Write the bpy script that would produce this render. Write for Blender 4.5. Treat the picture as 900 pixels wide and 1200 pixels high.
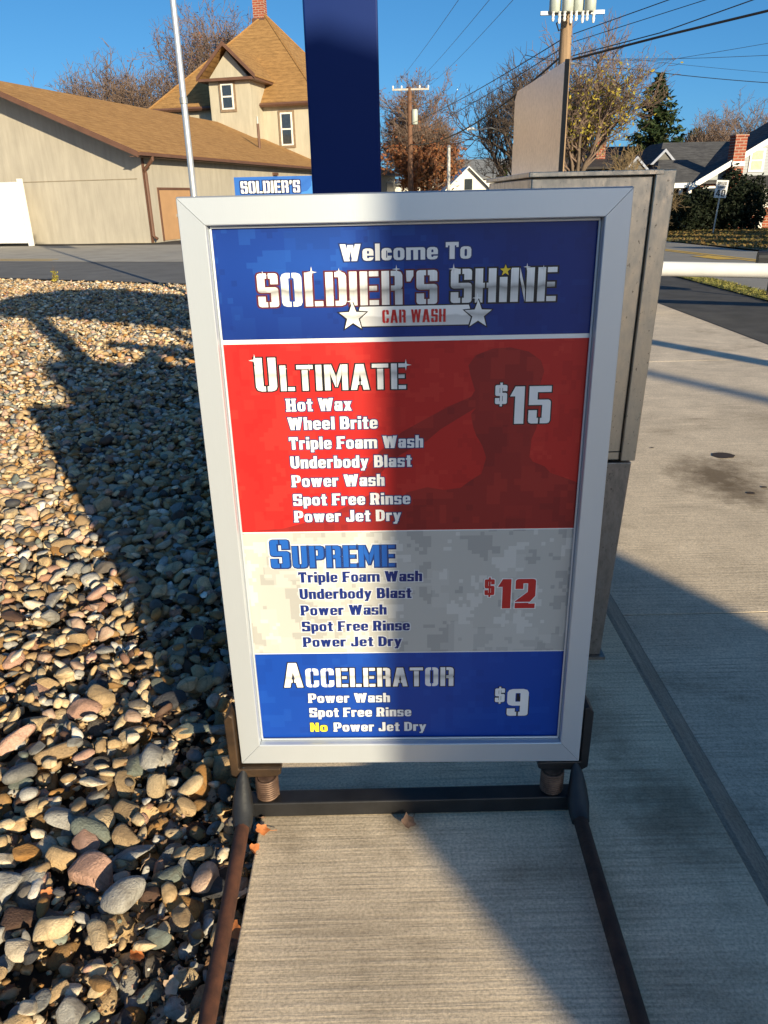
import bpy, math, random
import numpy as np
from mathutils import Vector, Matrix, Euler
from mathutils.geometry import delaunay_2d_cdt
random.seed(7); RNG = np.random.default_rng(7)
R = math.radians
sc = bpy.context.scene
for o in list(bpy.data.objects): bpy.data.objects.remove(o)
C = sc.collection

# ---------------------------------------------------------------- camera
cd = bpy.data.cameras.new('camera'); cam = bpy.data.objects.new('camera', cd); C.objects.link(cam)
cd.sensor_fit = 'VERTICAL'; cd.sensor_height = 36.0; cd.lens = 36.0*890/1200
cd.clip_start = 0.02; cd.clip_end = 3000
CAMROT = Matrix.Rotation(R(90-22.54), 3, 'X') @ Matrix.Rotation(R(-1.33), 3, 'Z')
cam.location = (0, 0, 1.6); cam.rotation_euler = CAMROT.to_euler()
sc.camera = cam

# ---------------------------------------------------------------- light
SUN_EL, SUN_AZ = 16.4, 29.2          # the sun stands behind the viewer, to the right
w = bpy.data.worlds.new('World'); sc.world = w; w.use_nodes = True
nt = w.node_tree; bg = nt.nodes['Background']
sky = nt.nodes.new('ShaderNodeTexSky'); sky.sky_type = 'NISHITA'; sky.sun_disc = False
sky.sun_elevation = R(SUN_EL); sky.sun_rotation = R(180-SUN_AZ)
sky.air_density = 0.5; sky.dust_density = 1.0; sky.ozone_density = 3.0
sp_ = nt.nodes.new('ShaderNodeSeparateColor'); cb_ = nt.nodes.new('ShaderNodeCombineColor'); nt.links.new(sky.outputs[0], sp_.inputs[0])
for i_, (k_, p_) in enumerate(((.38, 1.08), (.91, .8), (1.42, .65))):      # a phone camera's blue: flatter blue, steeper red
    pw_n = nt.nodes.new('ShaderNodeMath'); pw_n.operation = 'POWER'; pw_n.inputs[1].default_value = p_
    ml_n = nt.nodes.new('ShaderNodeMath'); ml_n.operation = 'MULTIPLY'; ml_n.inputs[1].default_value = k_
    nt.links.new(sp_.outputs[i_], pw_n.inputs[0]); nt.links.new(pw_n.outputs[0], ml_n.inputs[0]); nt.links.new(ml_n.outputs[0], cb_.inputs[i_])
nt.links.new(cb_.outputs[0], bg.inputs[0]); bg.inputs[1].default_value = 0.1
sd = bpy.data.lights.new('sun', 'SUN'); sd.energy = 4.5; sd.angle = R(0.53); sd.color = (1.0, 0.85, 0.58)
sun = bpy.data.objects.new('sun', sd); C.objects.link(sun)
sdir = Vector((math.sin(R(SUN_AZ))*math.cos(R(SUN_EL)), -math.cos(R(SUN_AZ))*math.cos(R(SUN_EL)), math.sin(R(SUN_EL))))
sun.rotation_euler = sdir.to_track_quat('Z', 'Y').to_euler()
vs = sc.view_settings; vs.view_transform = 'Standard'; vs.look = 'None'; vs.exposure = 0.85; vs.gamma = 1.0

# ---------------------------------------------------------------- materials
def hexc(r, g, b): return tuple((x/255)**2.2 for x in (r, g, b))
def newmat(name):
    m = bpy.data.materials.new(name); m.use_nodes = True
    n = m.node_tree; n.nodes.clear()
    out = n.nodes.new('ShaderNodeOutputMaterial'); b = n.nodes.new('ShaderNodeBsdfPrincipled')
    n.links.new(b.outputs[0], out.inputs[0]); return m, n, b
def node(n, t, **k):
    x = n.nodes.new(t)
    for a, v in k.items(): setattr(x, a, v)
    return x
def coords(n, scale=(1, 1, 1), loc=(0, 0, 0), rot=(0, 0, 0), gen='Object'):
    t = node(n, 'ShaderNodeTexCoord'); m = node(n, 'ShaderNodeMapping')
    m.inputs['Scale'].default_value = scale; m.inputs['Location'].default_value = loc; m.inputs['Rotation'].default_value = rot
    n.links.new(t.outputs[gen], m.inputs[0]); return m.outputs[0]
def noise(n, vec, scale, detail=4, rough=.55):
    x = node(n, 'ShaderNodeTexNoise'); x.inputs['Scale'].default_value = scale
    x.inputs['Detail'].default_value = detail; x.inputs['Roughness'].default_value = rough
    n.links.new(vec, x.inputs['Vector']); return x.outputs['Fac']
def ramp(n, fac, stops, interp='LINEAR'):
    x = node(n, 'ShaderNodeValToRGB'); e = x.color_ramp; e.interpolation = interp
    while len(e.elements) < len(stops): e.elements.new(.5)
    for el, (p, c) in zip(e.elements, stops):
        el.position = p; el.color = (*c, 1) if len(c) == 3 else c
    n.links.new(fac, x.inputs[0]); return x.outputs[0]
def g(v): return (v, v, v)
def mix(n, fac, a, b, mode='MIX'):
    x = node(n, 'ShaderNodeMix', data_type='RGBA', blend_type=mode)
    for sock, val in ((x.inputs[0], fac), (x.inputs[6], a), (x.inputs[7], b)):
        if isinstance(val, (int, float)): sock.default_value = val
        elif isinstance(val, tuple): sock.default_value = (*val[:3], 1)
        else: n.links.new(val, sock)
    return x.outputs[2]
def math_(n, op, a, b=None, clamp=False):
    x = node(n, 'ShaderNodeMath', operation=op); x.use_clamp = clamp
    for s, v in zip(x.inputs, (a, b)):
        if v is None: continue
        if isinstance(v, (int, float)): s.default_value = v
        else: n.links.new(v, s)
    return x.outputs[0]
def bump(n, b, h, strength=.4, dist=.01):
    x = node(n, 'ShaderNodeBump'); x.inputs['Strength'].default_value = strength; x.inputs['Distance'].default_value = dist
    n.links.new(h, x.inputs['Height']); n.links.new(x.outputs[0], b.inputs['Normal'])
def setc(n, b, col):
    if isinstance(col, tuple): b.inputs['Base Color'].default_value = (*col, 1)
    else: n.links.new(col, b.inputs['Base Color'])
def simple(name, col, rough=.6, metal=0, var=.25, scale=6, bmp=0, bscale=80, stretch=(1, 1, 1), coat=0, col2=None, spec=.5, bdist=.003):
    m, n, b = newmat(name)
    v = coords(n, stretch)
    f = noise(n, v, scale, 6)
    c2 = col2 if col2 else tuple(c*(1-var) for c in col)
    c1 = tuple(min(1, c*(1+var*.5)) for c in col) if not col2 else col
    setc(n, b, ramp(n, f, [(.3, c2), (.7, c1)]))
    b.inputs['Roughness'].default_value = rough; b.inputs['Metallic'].default_value = metal
    b.inputs['Coat Weight'].default_value = coat; b.inputs['Specular IOR Level'].default_value = spec
    if bmp: bump(n, b, noise(n, v, bscale, 4), bmp, bdist)
    return m

# ---------------------------------------------------------------- mesh helpers
def link(o, parent=None):
    C.objects.link(o)
    if parent: o.parent = parent
    return o
def tag(o, label=None, cat=None, group=None, kind=None):
    if label: o['label'] = label
    if cat: o['category'] = cat
    if group: o['group'] = group
    if kind: o['kind'] = kind
    return o
def thing(name, label, cat, loc=(0, 0, 0), rz=0, group=None):
    o = bpy.data.objects.new(name, None); C.objects.link(o); o.empty_display_size = .2
    o.location = loc; o.rotation_euler = (0, 0, rz); return tag(o, label, cat, group)
class MB:
    def __init__(s): s.v = []; s.f = []; s.mi = []
    def add(s, vs, fs, mi=0):
        k = len(s.v); s.v += [tuple(p) for p in vs]; s.f += [[i+k for i in f] for f in fs]; s.mi += [mi]*len(fs); return s
    def box(s, x0, x1, y0, y1, z0, z1, mi=0, T=None):
        p = [Vector(q) for q in ((x0,y0,z0),(x1,y0,z0),(x1,y1,z0),(x0,y1,z0),(x0,y0,z1),(x1,y0,z1),(x1,y1,z1),(x0,y1,z1))]
        if T: p = [T(q) if callable(T) else T @ q for q in p]
        return s.add(p, [(3,2,1,0),(4,5,6,7),(0,1,5,4),(1,2,6,5),(2,3,7,6),(3,0,4,7)], mi)
    def prism(s, poly, ext, mi=0):
        "poly: list of 3-D points of a planar outline; ext: extrusion vector"
        a = [Vector(p) for p in poly]; e = Vector(ext); n = len(a)
        return s.add(a+[p+e for p in a], [list(range(n))[::-1], [n+i for i in range(n)]]+[(i, (i+1) % n, n+(i+1) % n, n+i) for i in range(n)], mi)
    def tube(s, pts, rad, k=8, mi=0, caps=True):
        P = [Vector(p) for p in pts]; r = rad if isinstance(rad, (list, tuple)) else [rad]*len(P); vs = []
        for i, p in enumerate(P):
            t = (P[min(i+1, len(P)-1)]-P[max(i-1, 0)]).normalized()
            a = t.cross(Vector((0, 0, 1)) if abs(t.z) < .9 else Vector((1, 0, 0))).normalized(); b = t.cross(a)
            for j in range(k):
                th = 2*math.pi*j/k; vs.append(p+(a*math.cos(th)+b*math.sin(th))*r[i])
        fs = [(i*k+j, i*k+(j+1) % k, (i+1)*k+(j+1) % k, (i+1)*k+j) for i in range(len(P)-1) for j in range(k)]
        if caps: fs += [list(range(k))[::-1], [(len(P)-1)*k+j for j in range(k)]]
        return s.add(vs, fs, mi)
    def lathe(s, prof, c=(0, 0, 0), k=20, mi=0):
        vs = [(c[0]+r*math.cos(2*math.pi*j/k), c[1]+r*math.sin(2*math.pi*j/k), c[2]+z) for r, z in prof for j in range(k)]
        return s.add(vs, [(i*k+j, i*k+(j+1) % k, (i+1)*k+(j+1) % k, (i+1)*k+j) for i in range(len(prof)-1) for j in range(k)]
                     + [list(range(k))[::-1], [(len(prof)-1)*k+j for j in range(k)]], mi)
    def build(s, name, mats, parent=None, smooth=False, bevel=0, fixn=True, M=None):
        me = bpy.data.meshes.new(name); me.from_pydata([tuple(p) for p in s.v], [], s.f)
        for m in (mats if isinstance(mats, (list, tuple)) else [mats]): me.materials.append(m)
        if len(me.materials) > 1: me.polygons.foreach_set('material_index', s.mi)
        if fixn:
            import bmesh
            bm = bmesh.new(); bm.from_mesh(me); bmesh.ops.recalc_face_normals(bm, faces=bm.faces); bm.to_mesh(me); bm.free()
        if smooth: me.polygons.foreach_set('use_smooth', [True]*len(me.polygons)); me.set_sharp_from_angle(angle=R(40))
        o = bpy.data.objects.new(name, me); link(o, parent)
        if M is not None: o.matrix_local = M
        if bevel:
            b = o.modifiers.new('bevel', 'BEVEL'); b.width = bevel; b.segments = 2; b.limit_method = 'ANGLE'; b.angle_limit = R(35)
        return o
def copy_thing(root, loc, rz=None, label=None):
    r = root.copy(); C.objects.link(r); r.location = loc
    if rz is not None: r.rotation_euler = (0, 0, rz)
    if label: r['label'] = label
    for ch in list(root.children):
        c = ch.copy(); C.objects.link(c); c.parent = r
        for gch in ch.children:
            d = gch.copy(); C.objects.link(d); d.parent = c
    return r
def raw(name, V, F, mat, parent=None, smooth=False, colors=None):
    "fast triangle / quad mesh from numpy arrays"
    me = bpy.data.meshes.new(name); V = np.asarray(V, np.float32); F = np.asarray(F, np.int32); k = F.shape[1]
    me.vertices.add(len(V)); me.vertices.foreach_set('co', V.ravel())
    me.loops.add(F.size); me.loops.foreach_set('vertex_index', F.ravel())
    me.polygons.add(len(F)); me.polygons.foreach_set('loop_start', np.arange(0, F.size, k, dtype=np.int32))
    me.update(calc_edges=True)
    if smooth: me.polygons.foreach_set('use_smooth', np.ones(len(F), bool))
    if colors is not None:
        a = me.color_attributes.new('Col', 'FLOAT_COLOR', 'POINT')
        a.data.foreach_set('color', np.concatenate([colors, np.ones((len(colors), 1))], 1).astype(np.float32).ravel())
    me.materials.append(mat); me.validate()
    o = bpy.data.objects.new(name, me); return link(o, parent)

def hgt(x, y):
    "the ground falls gently away beyond the road on the right"
    s = min(1, max(0, (x-2)/5)); s = s*s*(3-2*s)
    return -.02*min(max(0, y-18), 37)*s

# ---------------------------------------------------------------- ground materials
def concrete_mat(name, base=(.82, .67, .48), broom=True, along='X', spots=()):
    m, n, b = newmat(name)
    v = coords(n, gen='Object'); big = noise(n, v, .9, 5, .6); mid = noise(n, v, 5, 6, .6)
    fine = noise(n, v, 130, 5, .75); st = noise(n, coords(n, (.6, 1, 1), (3, 7, 0)), 1.7, 6, .65)
    sc_ = (2.2, 100, 1) if along == 'X' else (100, 2.2, 1)
    br = noise(n, coords(n, sc_), 1.0, 3, .6)
    d = tuple(c*.78 for c in base)
    c = ramp(n, mid, [(.28, d), (.72, base)])
    c = mix(n, .5, c, ramp(n, big, [(.3, g(.7)), (.7, g(1.12))]), 'MULTIPLY')
    c = mix(n, ramp(n, st, [(.56, g(0)), (.72, g(.55))]), c, (.16, .115, .065))
    c = mix(n, .6, c, ramp(n, fine, [(.36, g(.45)), (.6, g(1.22))]), 'MULTIPLY')
    if broom: c = mix(n, ramp(n, noise(n, v, 3.1, 4, .6), [(.35, g(.12)), (.65, g(.55))]), c, ramp(n, br, [(.38, g(.52)), (.58, g(1.2))]), 'MULTIPLY')
    for sx_, sy_, sr_, sk in spots:          # soft old stains
        t_ = node(n, 'ShaderNodeVectorMath', operation='DISTANCE'); n.links.new(coords(n, (1, .7, 1)), t_.inputs[0]); t_.inputs[1].default_value = (sx_, sy_*.7, -.05)
        dd = math_(n, 'ADD', math_(n, 'DIVIDE', t_.outputs['Value'], sr_), math_(n, 'MULTIPLY', math_(n, 'SUBTRACT', noise(n, v, 9, 4, .7), .5), 1.3))
        c = mix(n, ramp(n, dd, [(.15, g(sk)), (1, g(0))]), c, (.12, .085, .05))
    setc(n, b, c); b.inputs['Roughness'].default_value = .85; b.inputs['Specular IOR Level'].default_value = .3
    h = math_(n, 'ADD', math_(n, 'MULTIPLY', br, 1.0 if broom else .15), math_(n, 'MULTIPLY', fine, .6))
    bump(n, b, h, .6, .0026); return m
M = {}
M['concrete'] = concrete_mat('broomed concrete', spots=((.78, 1.62, .22, .7), (.66, 2.05, .16, .6), (.05, 1.57, .10, .6), (-.12, 1.30, .25, .35), (.1, 1.2, .2, .25), (-.28, 1.58, .08, .5)))
M['lane'] = concrete_mat('lane concrete', (.74, .62, .475), spots=((2.08, 4.43, .38, .85), (2.1, 4.15, .2, .5), (1.6, 5.2, .3, .3), (3.0, 5.6, .5, .25)))
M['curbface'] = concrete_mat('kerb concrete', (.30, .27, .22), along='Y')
M['paleroad'] = simple('pale worn road', (.36, .33, .28), .9, var=.2, scale=1.2, bmp=.3, bscale=60)
M['road'] = simple('grey road asphalt', (.25, .235, .21), .9, var=.2, scale=.8, bmp=.3, bscale=60)
M['asphalt'] = simple('dark asphalt', (.072, .069, .066), .9, var=.35, scale=2.5, bmp=.7, bscale=220, spec=.3)
M['soil'] = simple('dark soil', (.085, .068, .05), .95, var=.4, scale=8, bmp=.5)
M['lawn'] = simple('dry lawn', (.085, .085, .03), .95, scale=3, col2=(.12, .085, .035), bmp=.8, bscale=30)
M['yellow'] = simple('yellow road paint', (.68, .42, .05), .8, var=.3, scale=12)

def sheet(name, poly, z, mat, step=2.0, kind='structure', follow=True, parent=None):
    "a flat outline cut into a grid that follows the fall of the ground"
    import bmesh
    bm = bmesh.new(); vs = [bm.verts.new((x, y, 0)) for x, y in poly]; bm.faces.new(vs)
    xs = [p[0] for p in poly]; ys = [p[1] for p in poly]
    if follow:
        for ax, lo, hi in ((0, min(xs), max(xs)), (1, min(ys), max(ys))):
            k = math.ceil(lo/step)*step
            while k < hi:
                if -20 < k < 70:
                    no = (1, 0, 0) if ax == 0 else (0, 1, 0); co = (k, 0, 0) if ax == 0 else (0, k, 0)
                    bmesh.ops.bisect_plane(bm, geom=bm.verts[:]+bm.edges[:]+bm.faces[:], plane_co=co, plane_no=no)
                k += step
    for v_ in bm.verts: v_.co.z = z+(hgt(v_.co.x, v_.co.y) if follow else 0)
    me = bpy.data.meshes.new(name); bm.normal_update(); bm.to_mesh(me); bm.free(); me.materials.append(mat)
    if me.polygons[0].normal.z < 0: me.flip_normals()
    o = bpy.data.objects.new(name, me); link(o, parent)
    if kind: o['kind'] = kind
    return o
# base ground reaching the horizon (a shallow pit under the gravel and slabs)
xs = sorted(set([-900, -400, -200, -100, -60, -40, -30, -20, -16, -12, -8, -4, -1, 0, 2, 3, 4, 5, 6, 7, 8, 10, 12, 16, 20, 30, 40, 60, 100, 200, 400, 900]))
ys = sorted(set([-300, -100, -50, -30, -20, -14, -8, -4, 0, 4, 8, 12, 14, 16, 18, 20, 22, 24, 28, 32, 36, 40, 45, 50, 55, 60, 80, 120, 200, 400, 900, 1800]))
V = [(x, y, hgt(x, y)-(.2 if (y < 21 and x < 6.5) else .09)) for y in ys for x in xs]; nx = len(xs)
F = [(j*nx+i, j*nx+i+1, (j+1)*nx+i+1, (j+1)*nx+i) for j in range(len(ys)-1) for i in range(nx-1)]
tag(raw('ground', V, F, M['lawn']), kind='structure')
bed = sheet('gravel_bed', [(-30, -8), (-.37, -8), (-.37, 15.2), (-9.1, 19.4), (-30, 30)], -.14, M['soil'], follow=False)
park = sheet('parking_lot', [(-60, 46), (-30, 30), (-9.1, 19.4), (-.37, 15.2), (-.37, 13.2), (4.42, 13.2), (4.42, -12), (6.1, -12), (6.1, 30), (-8, 34), (-14, 60)], -.045, M['asphalt'])
sheet('side_road', [(-60, 39.6), (-12.0, 25.4), (-5.9, 23.5), (6.2, 20.2), (6.2, 29), (-8.3, 33.2), (-16.3, 34.9), (-60, 48)], -.038, M['paleroad'])
sheet('main_road', [(6.5, -40), (11.1, -40), (11.1, 24), (11.6, 34), (12.0, 60), (12, 120), (7.2, 120), (7.0, 60), (6.5, 20)], -.004, M['road'])
sheet('grass_verge', [(6.08, -12), (6.52, -12), (6.5, 19.5), (6.1, 19.5)], -.030, simple('verge grass', (.30, .25, .07), .95, col2=(.14, .17, .04), scale=14, bmp=.8, bscale=60))
sheet('front_lawn', [(11.3, -40), (90, -40), (90, 130), (12.2, 130), (12.1, 60), (11.75, 34), (11.3, 24)], .02, simple('leaf strewn lawn', (.13, .12, .045), .95, col2=(.17, .10, .04), scale=5, bmp=.9, bscale=25))
mk = MB()
for x0, x1, y0, y1 in ((9.02, 9.16, -30, 60), (9.28, 9.42, -30, 60)):
    n_ = 45
    for i in range(n_):
        ya, yb = y0+(y1-y0)*i/n_, y0+(y1-y0)*(i+1)/n_
        sh = lambda y: -.035*max(0, y-18)*.5
        mk.add([(x0+sh(ya), ya, hgt(x0, ya)+.003), (x1+sh(ya), ya, hgt(x1, ya)+.003), (x1+sh(yb), yb, hgt(x1, yb)+.003), (x0+sh(yb), yb, hgt(x0, yb)+.003)], [(0, 1, 2, 3)])
mk.add([(8.55, 20.0, hgt(8.5, 20)+.006), (9.0, 19.9, hgt(9, 19.9)+.006), (8.95, 21.6, hgt(9, 21.6)+.006), (8.5, 21.7, hgt(8.5, 21.7)+.006)], [(0, 1, 2, 3)])
tag(mk.build('road_marking', M['yellow'], fixn=False), kind='structure')
mk = MB()
for d in (0, .5):
    a, b_ = Vector((-22, 28.7+d, -.033)), Vector((-10.3, 25.25+d, -.033))
    mk.add([a, b_, b_+Vector((0, .16, 0)), a+Vector((0, .16, 0))], [(0, 1, 2, 3)])
tag(mk.build('yellow_road_line', M['yellow'], fixn=False), kind='structure')
sheet('parking_apron', [(-60, 45.9), (-29.9, 30.1), (-9.1, 19.5), (-1.2, 15.7), (-.4, 15.4), (-.4, 21.8), (-5.9, 23.4), (-12.0, 25.3), (-60, 39.5)], -.041, simple('worn grey asphalt', (.13, .128, .125), .9, var=.25, scale=1.5, bmp=.5, bscale=120))
sheet('asphalt_edge', [(-24, 38.6), (-9.3, 34.0), (-8.6, 36.5), (-24, 41)], -.034, M['asphalt'])
sheet('grass_edge', [(-24, 39.3), (-9.5, 34.45), (-9.4, 34.9), (-24, 40)], -.02, simple('dry grass', (.28, .24, .10), .95, bmp=.6, bscale=30))

# island slab with kerb, lane slabs with real joints
isl = bpy.data.objects.new('pavement', None); link(isl); isl['kind'] = 'structure'
def slab(parent, x0, x1, y0, y1, z, mat, t=.1, bev=.006):
    return MB().box(x0, x1, y0, y1, z-t, z).build('slab', mat, parent, bevel=bev)
for y0, y1 in ((-6, -2.6), (-2.6, .55), (.55, 4.4), (4.4, 8), (8, 13.18)):
    slab(isl, -.365, .905, y0+.002, y1-.002, 0, M['concrete'], .14, .004)
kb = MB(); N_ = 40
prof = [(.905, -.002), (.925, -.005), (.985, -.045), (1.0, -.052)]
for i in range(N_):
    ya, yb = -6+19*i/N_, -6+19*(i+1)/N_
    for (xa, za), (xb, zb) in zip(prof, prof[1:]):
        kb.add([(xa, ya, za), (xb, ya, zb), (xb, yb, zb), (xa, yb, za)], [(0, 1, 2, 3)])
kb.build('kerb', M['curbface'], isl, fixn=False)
lane = bpy.data.objects.new('drive_lane', None); link(lane); lane['kind'] = 'structure'
for y0, y1 in ((-8, -3.2), (-3.2, -.2), (-.2, 2.78), (2.78, 7.9), (7.9, 13.18)):
    slab(lane, .998, 4.42, y0+.0045, y1-.0045, -.05, M['lane'], .1, .0)
MB().add([(.985, -8, -.0545), (4.42, -8, -.0545), (4.42, 13.19, -.0545), (.985, 13.19, -.0545)], [(0, 1, 2, 3)]).build('joint_filler', simple('dark joint filler', (.03, .026, .022), .95), lane, fixn=False)
# oil spots: thin stains with a shape of their own
stain = simple('oil stain', (.045, .028, .015), .7, var=.3)
def blot(x, y, r, sx=1.6, seed=0, z=-.0465):
    rr = random.Random(seed); k = 22
    return [(x+r*sx*math.cos(2*math.pi*i/k)*(1+rr.uniform(-.08, .08)), y+r*math.sin(2*math.pi*i/k)*(1+rr.uniform(-.08, .08)), z) for i in range(k)]
for i, (x, y, r) in enumerate(((2.28, 4.82, .062), (2.15, 4.13, .020), (2.27, 4.22, .014), (1.87, 5.02, .010))):
    o = MB().add(blot(x, y, r, 1.15, i), [list(range(22))]).build('oil_spot', stain, lane, fixn=False)

# ---------------------------------------------------------------- gravel stones
PAL = [((206, 184, 148), 20), ((190, 163, 124), 18), ((168, 144, 112), 14), ((216, 203, 180), 9), ((170, 168, 162), 10), ((135, 135, 132), 8),
       ((150, 118, 78), 8), ((166, 124, 74), 4), ((196, 158, 140), 4), ((190, 162, 142), 5), ((160, 124, 104), 3), ((105, 100, 95), 5), ((122, 130, 122), 4), ((92, 72, 62), 3), ((75, 76, 80), 2), ((232, 226, 214), 3)]
pw = np.array([p[1] for p in PAL], float); pw /= pw.sum(); pc = np.array([hexc(*p[0]) for p in PAL])
def stone_mat(name, attr):
    m, n, b = newmat(name)
    if attr:
        a = node(n, 'ShaderNodeAttribute', attribute_name='Col'); col = a.outputs['Color']; v = coords(n)
    else:
        a = node(n, 'ShaderNodeObjectInfo'); col = a.outputs['Color']
        t = node(n, 'ShaderNodeTexCoord'); add = node(n, 'ShaderNodeVectorMath', operation='ADD')
        n.links.new(t.outputs['Object'], add.inputs[0]); n.links.new(a.outputs['Random'], add.inputs[1]); v = add.outputs[0]
    sc_ = 1 if attr else .06
    f1 = noise(n, v, 22*sc_, 5, .6); f2 = noise(n, v, 160*sc_, 4, .7)
    c = mix(n, .55, col, ramp(n, f1, [(.3, (.58, .50, .44)), (.65, (1.15, 1.11, 1.07))]), 'MULTIPLY')
    c = mix(n, .45, c, ramp(n, f2, [(.35, g(.5)), (.6, g(1.08))]), 'MULTIPLY')
    vein = ramp(n, noise(n, v, 9*sc_, 2, .3), [(.47, g(0)), (.5, g(.35)), (.53, g(0))])
    c = mix(n, vein, c, (.10, .07, .045))
    setc(n, b, c); b.inputs['Roughness'].default_value = .72; b.inputs['Specular IOR Level'].default_value = .35
    bump(n, b, f2, .5, .004 if attr else .05); return m
M['stone'] = stone_mat('river stone', True); M['stone_single'] = stone_mat('single river stone', False)
def ico(sub):
    import bmesh
    bm = bmesh.new(); bmesh.ops.create_icosphere(bm, subdivisions=sub, radius=1); bm.verts.ensure_lookup_table()
    V = np.array([v.co[:] for v in bm.verts]); F = np.array([[v.index for v in f.verts] for f in bm.faces]); bm.free(); return V, F
ICO = {k: ico(k) for k in (1, 2, 3)}
def stone_shape(sub, seed):
    V, F = ICO[sub]; r = np.random.default_rng(seed); P = V.copy()
    P = np.sign(P)*np.abs(P)**r.uniform(.72, 1.0); P /= np.abs(P).max()
    for _ in range(3):
        d = r.normal(size=3); d /= np.linalg.norm(d); P *= (1+.10*np.sin(P@d*r.uniform(1.5, 4)+r.uniform(0, 6)))[:, None]
    for _ in range(r.integers(4, 9)):
        d = r.normal(size=3); d[2] *= .5; d /= np.linalg.norm(d); lim = r.uniform(.48, .8); e = P@d-lim
        P -= np.where(e > 0, e*.96, 0)[:, None]*d
    P *= np.array([1, r.uniform(.58, .92), r.uniform(.30, .50)]); return P
NP = 24
SH = {k: [stone_shape(k, 100+i) for i in range(NP)] for k in (1, 2, 3)}
CELL = .02
GX0, GX1, GY0, GY1 = -14.0, -.37, -1.2, 19.5
HM = np.full((int((GX1-GX0)/CELL)+2, int((GY1-GY0)/CELL)+2), -.135)
def far_edge(x): return 15.3-(x+.37)*.481
cand = []
yy = GY0
for layer, dens in ((0, 1.0), (1, 1.0), (2, .6)):
    if layer == 2: GY1_ = 5
    y = GY0
    while y < (GY1 if layer < 2 else 6):
        s = .050 if y < 6 else .062
        x = GX1-.02
        while x > max(GX0, -.62*max(y, 0)-2.3):
            if RNG.random() < dens*.95:
                px, py = x+RNG.uniform(-.03, .03), y+RNG.uniform(-.03, .03)
                if py < far_edge(px)-.05 and px < -.375: cand.append((px, py, s))
            x -= s
        y += s*.92
cand = np.array(cand)
order = np.concatenate([RNG.permutation(len(cand))]); cand = cand[order]
near_list, stuffV, stuffF, stuffC, nv = [], [], [], [], 0
size = np.clip(RNG.lognormal(math.log(.0345), .34, len(cand)), .019, .075)
# a few big ones close to the viewer
colidx = RNG.choice(len(PAL), len(cand), p=pw); cvar = RNG.uniform(.85, 1.2, len(cand)); rot = RNG.uniform(0, 2*math.pi, len(cand))
tilt = RNG.normal(0, .22, (len(cand), 2)); shp = RNG.integers(0, NP, len(cand))
placed = []
for i, (x, y, s) in enumerate(cand):
    a = size[i]*(.90 if y < 3 else 1.0)
    if x+a*.8 > -.37: x = -.37-a*.8
    rpx = max(1, int(a*.62/CELL)); ix, iy = int((x-GX0)/CELL), int((y-GY0)/CELL)
    sl = HM[max(0, ix-rpx):ix+rpx+1, max(0, iy-rpx):iy+rpx+1]
    if sl.size == 0: continue
    th = a*.40; base = float(sl.mean())*.5+float(sl.max())*.5
    z = base+th*.80
    if z > -.004: continue                                  # the bed is full here
    gz_ = float(np.clip(sl[-1].mean()-sl[0].mean(), -.05, .05))/(2*rpx*CELL)
    gy_ = float(np.clip(sl[:, -1].mean()-sl[:, 0].mean(), -.05, .05))/(2*rpx*CELL)
    np.maximum(sl, z+th*.55, out=sl)
    placed.append((x, y, z, a, rot[i], tilt[i, 0]+gy_*.5, tilt[i, 1]-gz_*.5, shp[i], colidx[i], cvar[i]))
def rotm(rz, rx, ry):
    return np.array(Euler((rx, ry, rz)).to_matrix())
# the 300 that show largest in the picture: near, in frame, on top
camM = np.array(CAMROT)
def screen(p):
    d = (np.array(p)-np.array([0, 0, 1.6]))@camM
    return 450+890*d[0]/-d[2], 600-890*d[1]/-d[2], -d[2]
score = []
for i, p in enumerate(placed):
    sx, sy, dz = screen(p[:3])
    vis = -10 < sx < 330 and 300 < sy < 1215 and dz > .2
    score.append((p[3]/dz*(1 if p[2] > -.085 else .45)) if vis else 0)
top = set(np.argsort(score)[::-1][:300].tolist())
proto = []
for k in range(NP):
    me = bpy.data.meshes.new('stone'); me.from_pydata(SH[3][k].tolist(), [], ICO[3][1].tolist())
    me.polygons.foreach_set('use_smooth', [True]*len(me.polygons)); me.materials.append(M['stone_single']); proto.append(me)
for i, p in enumerate(placed):
    x, y, z, a, rz, rx, ry, s, ci, cv = p
    col = pc[ci]*cv
    if i in top:
        o = bpy.data.objects.new('stone', proto[s]); C.objects.link(o); o.parent = bed
        o.location = (x, y, z); o.scale = (a, a, a); o.rotation_euler = (rx, ry, rz); o.color = (*col, 1)
    else:
        sub = 2 if (y < 4.6 and y > .5 and x > -3 and z > -.10) else 1
        P = SH[sub][s]@rotm(rz, rx, ry).T*a+np.array([x, y, z])
        stuffV.append(P); stuffF.append(ICO[sub][1]+nv); nv += len(P); stuffC.append(np.tile(col, (len(P), 1)))
o = raw('stones', np.concatenate(stuffV), np.concatenate(stuffF), M['stone'], bed, True, np.concatenate(stuffC)); o['kind'] = 'stuff'
print('OK? stones', len(placed), 'tris', sum(len(f) for f in stuffF))

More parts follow.
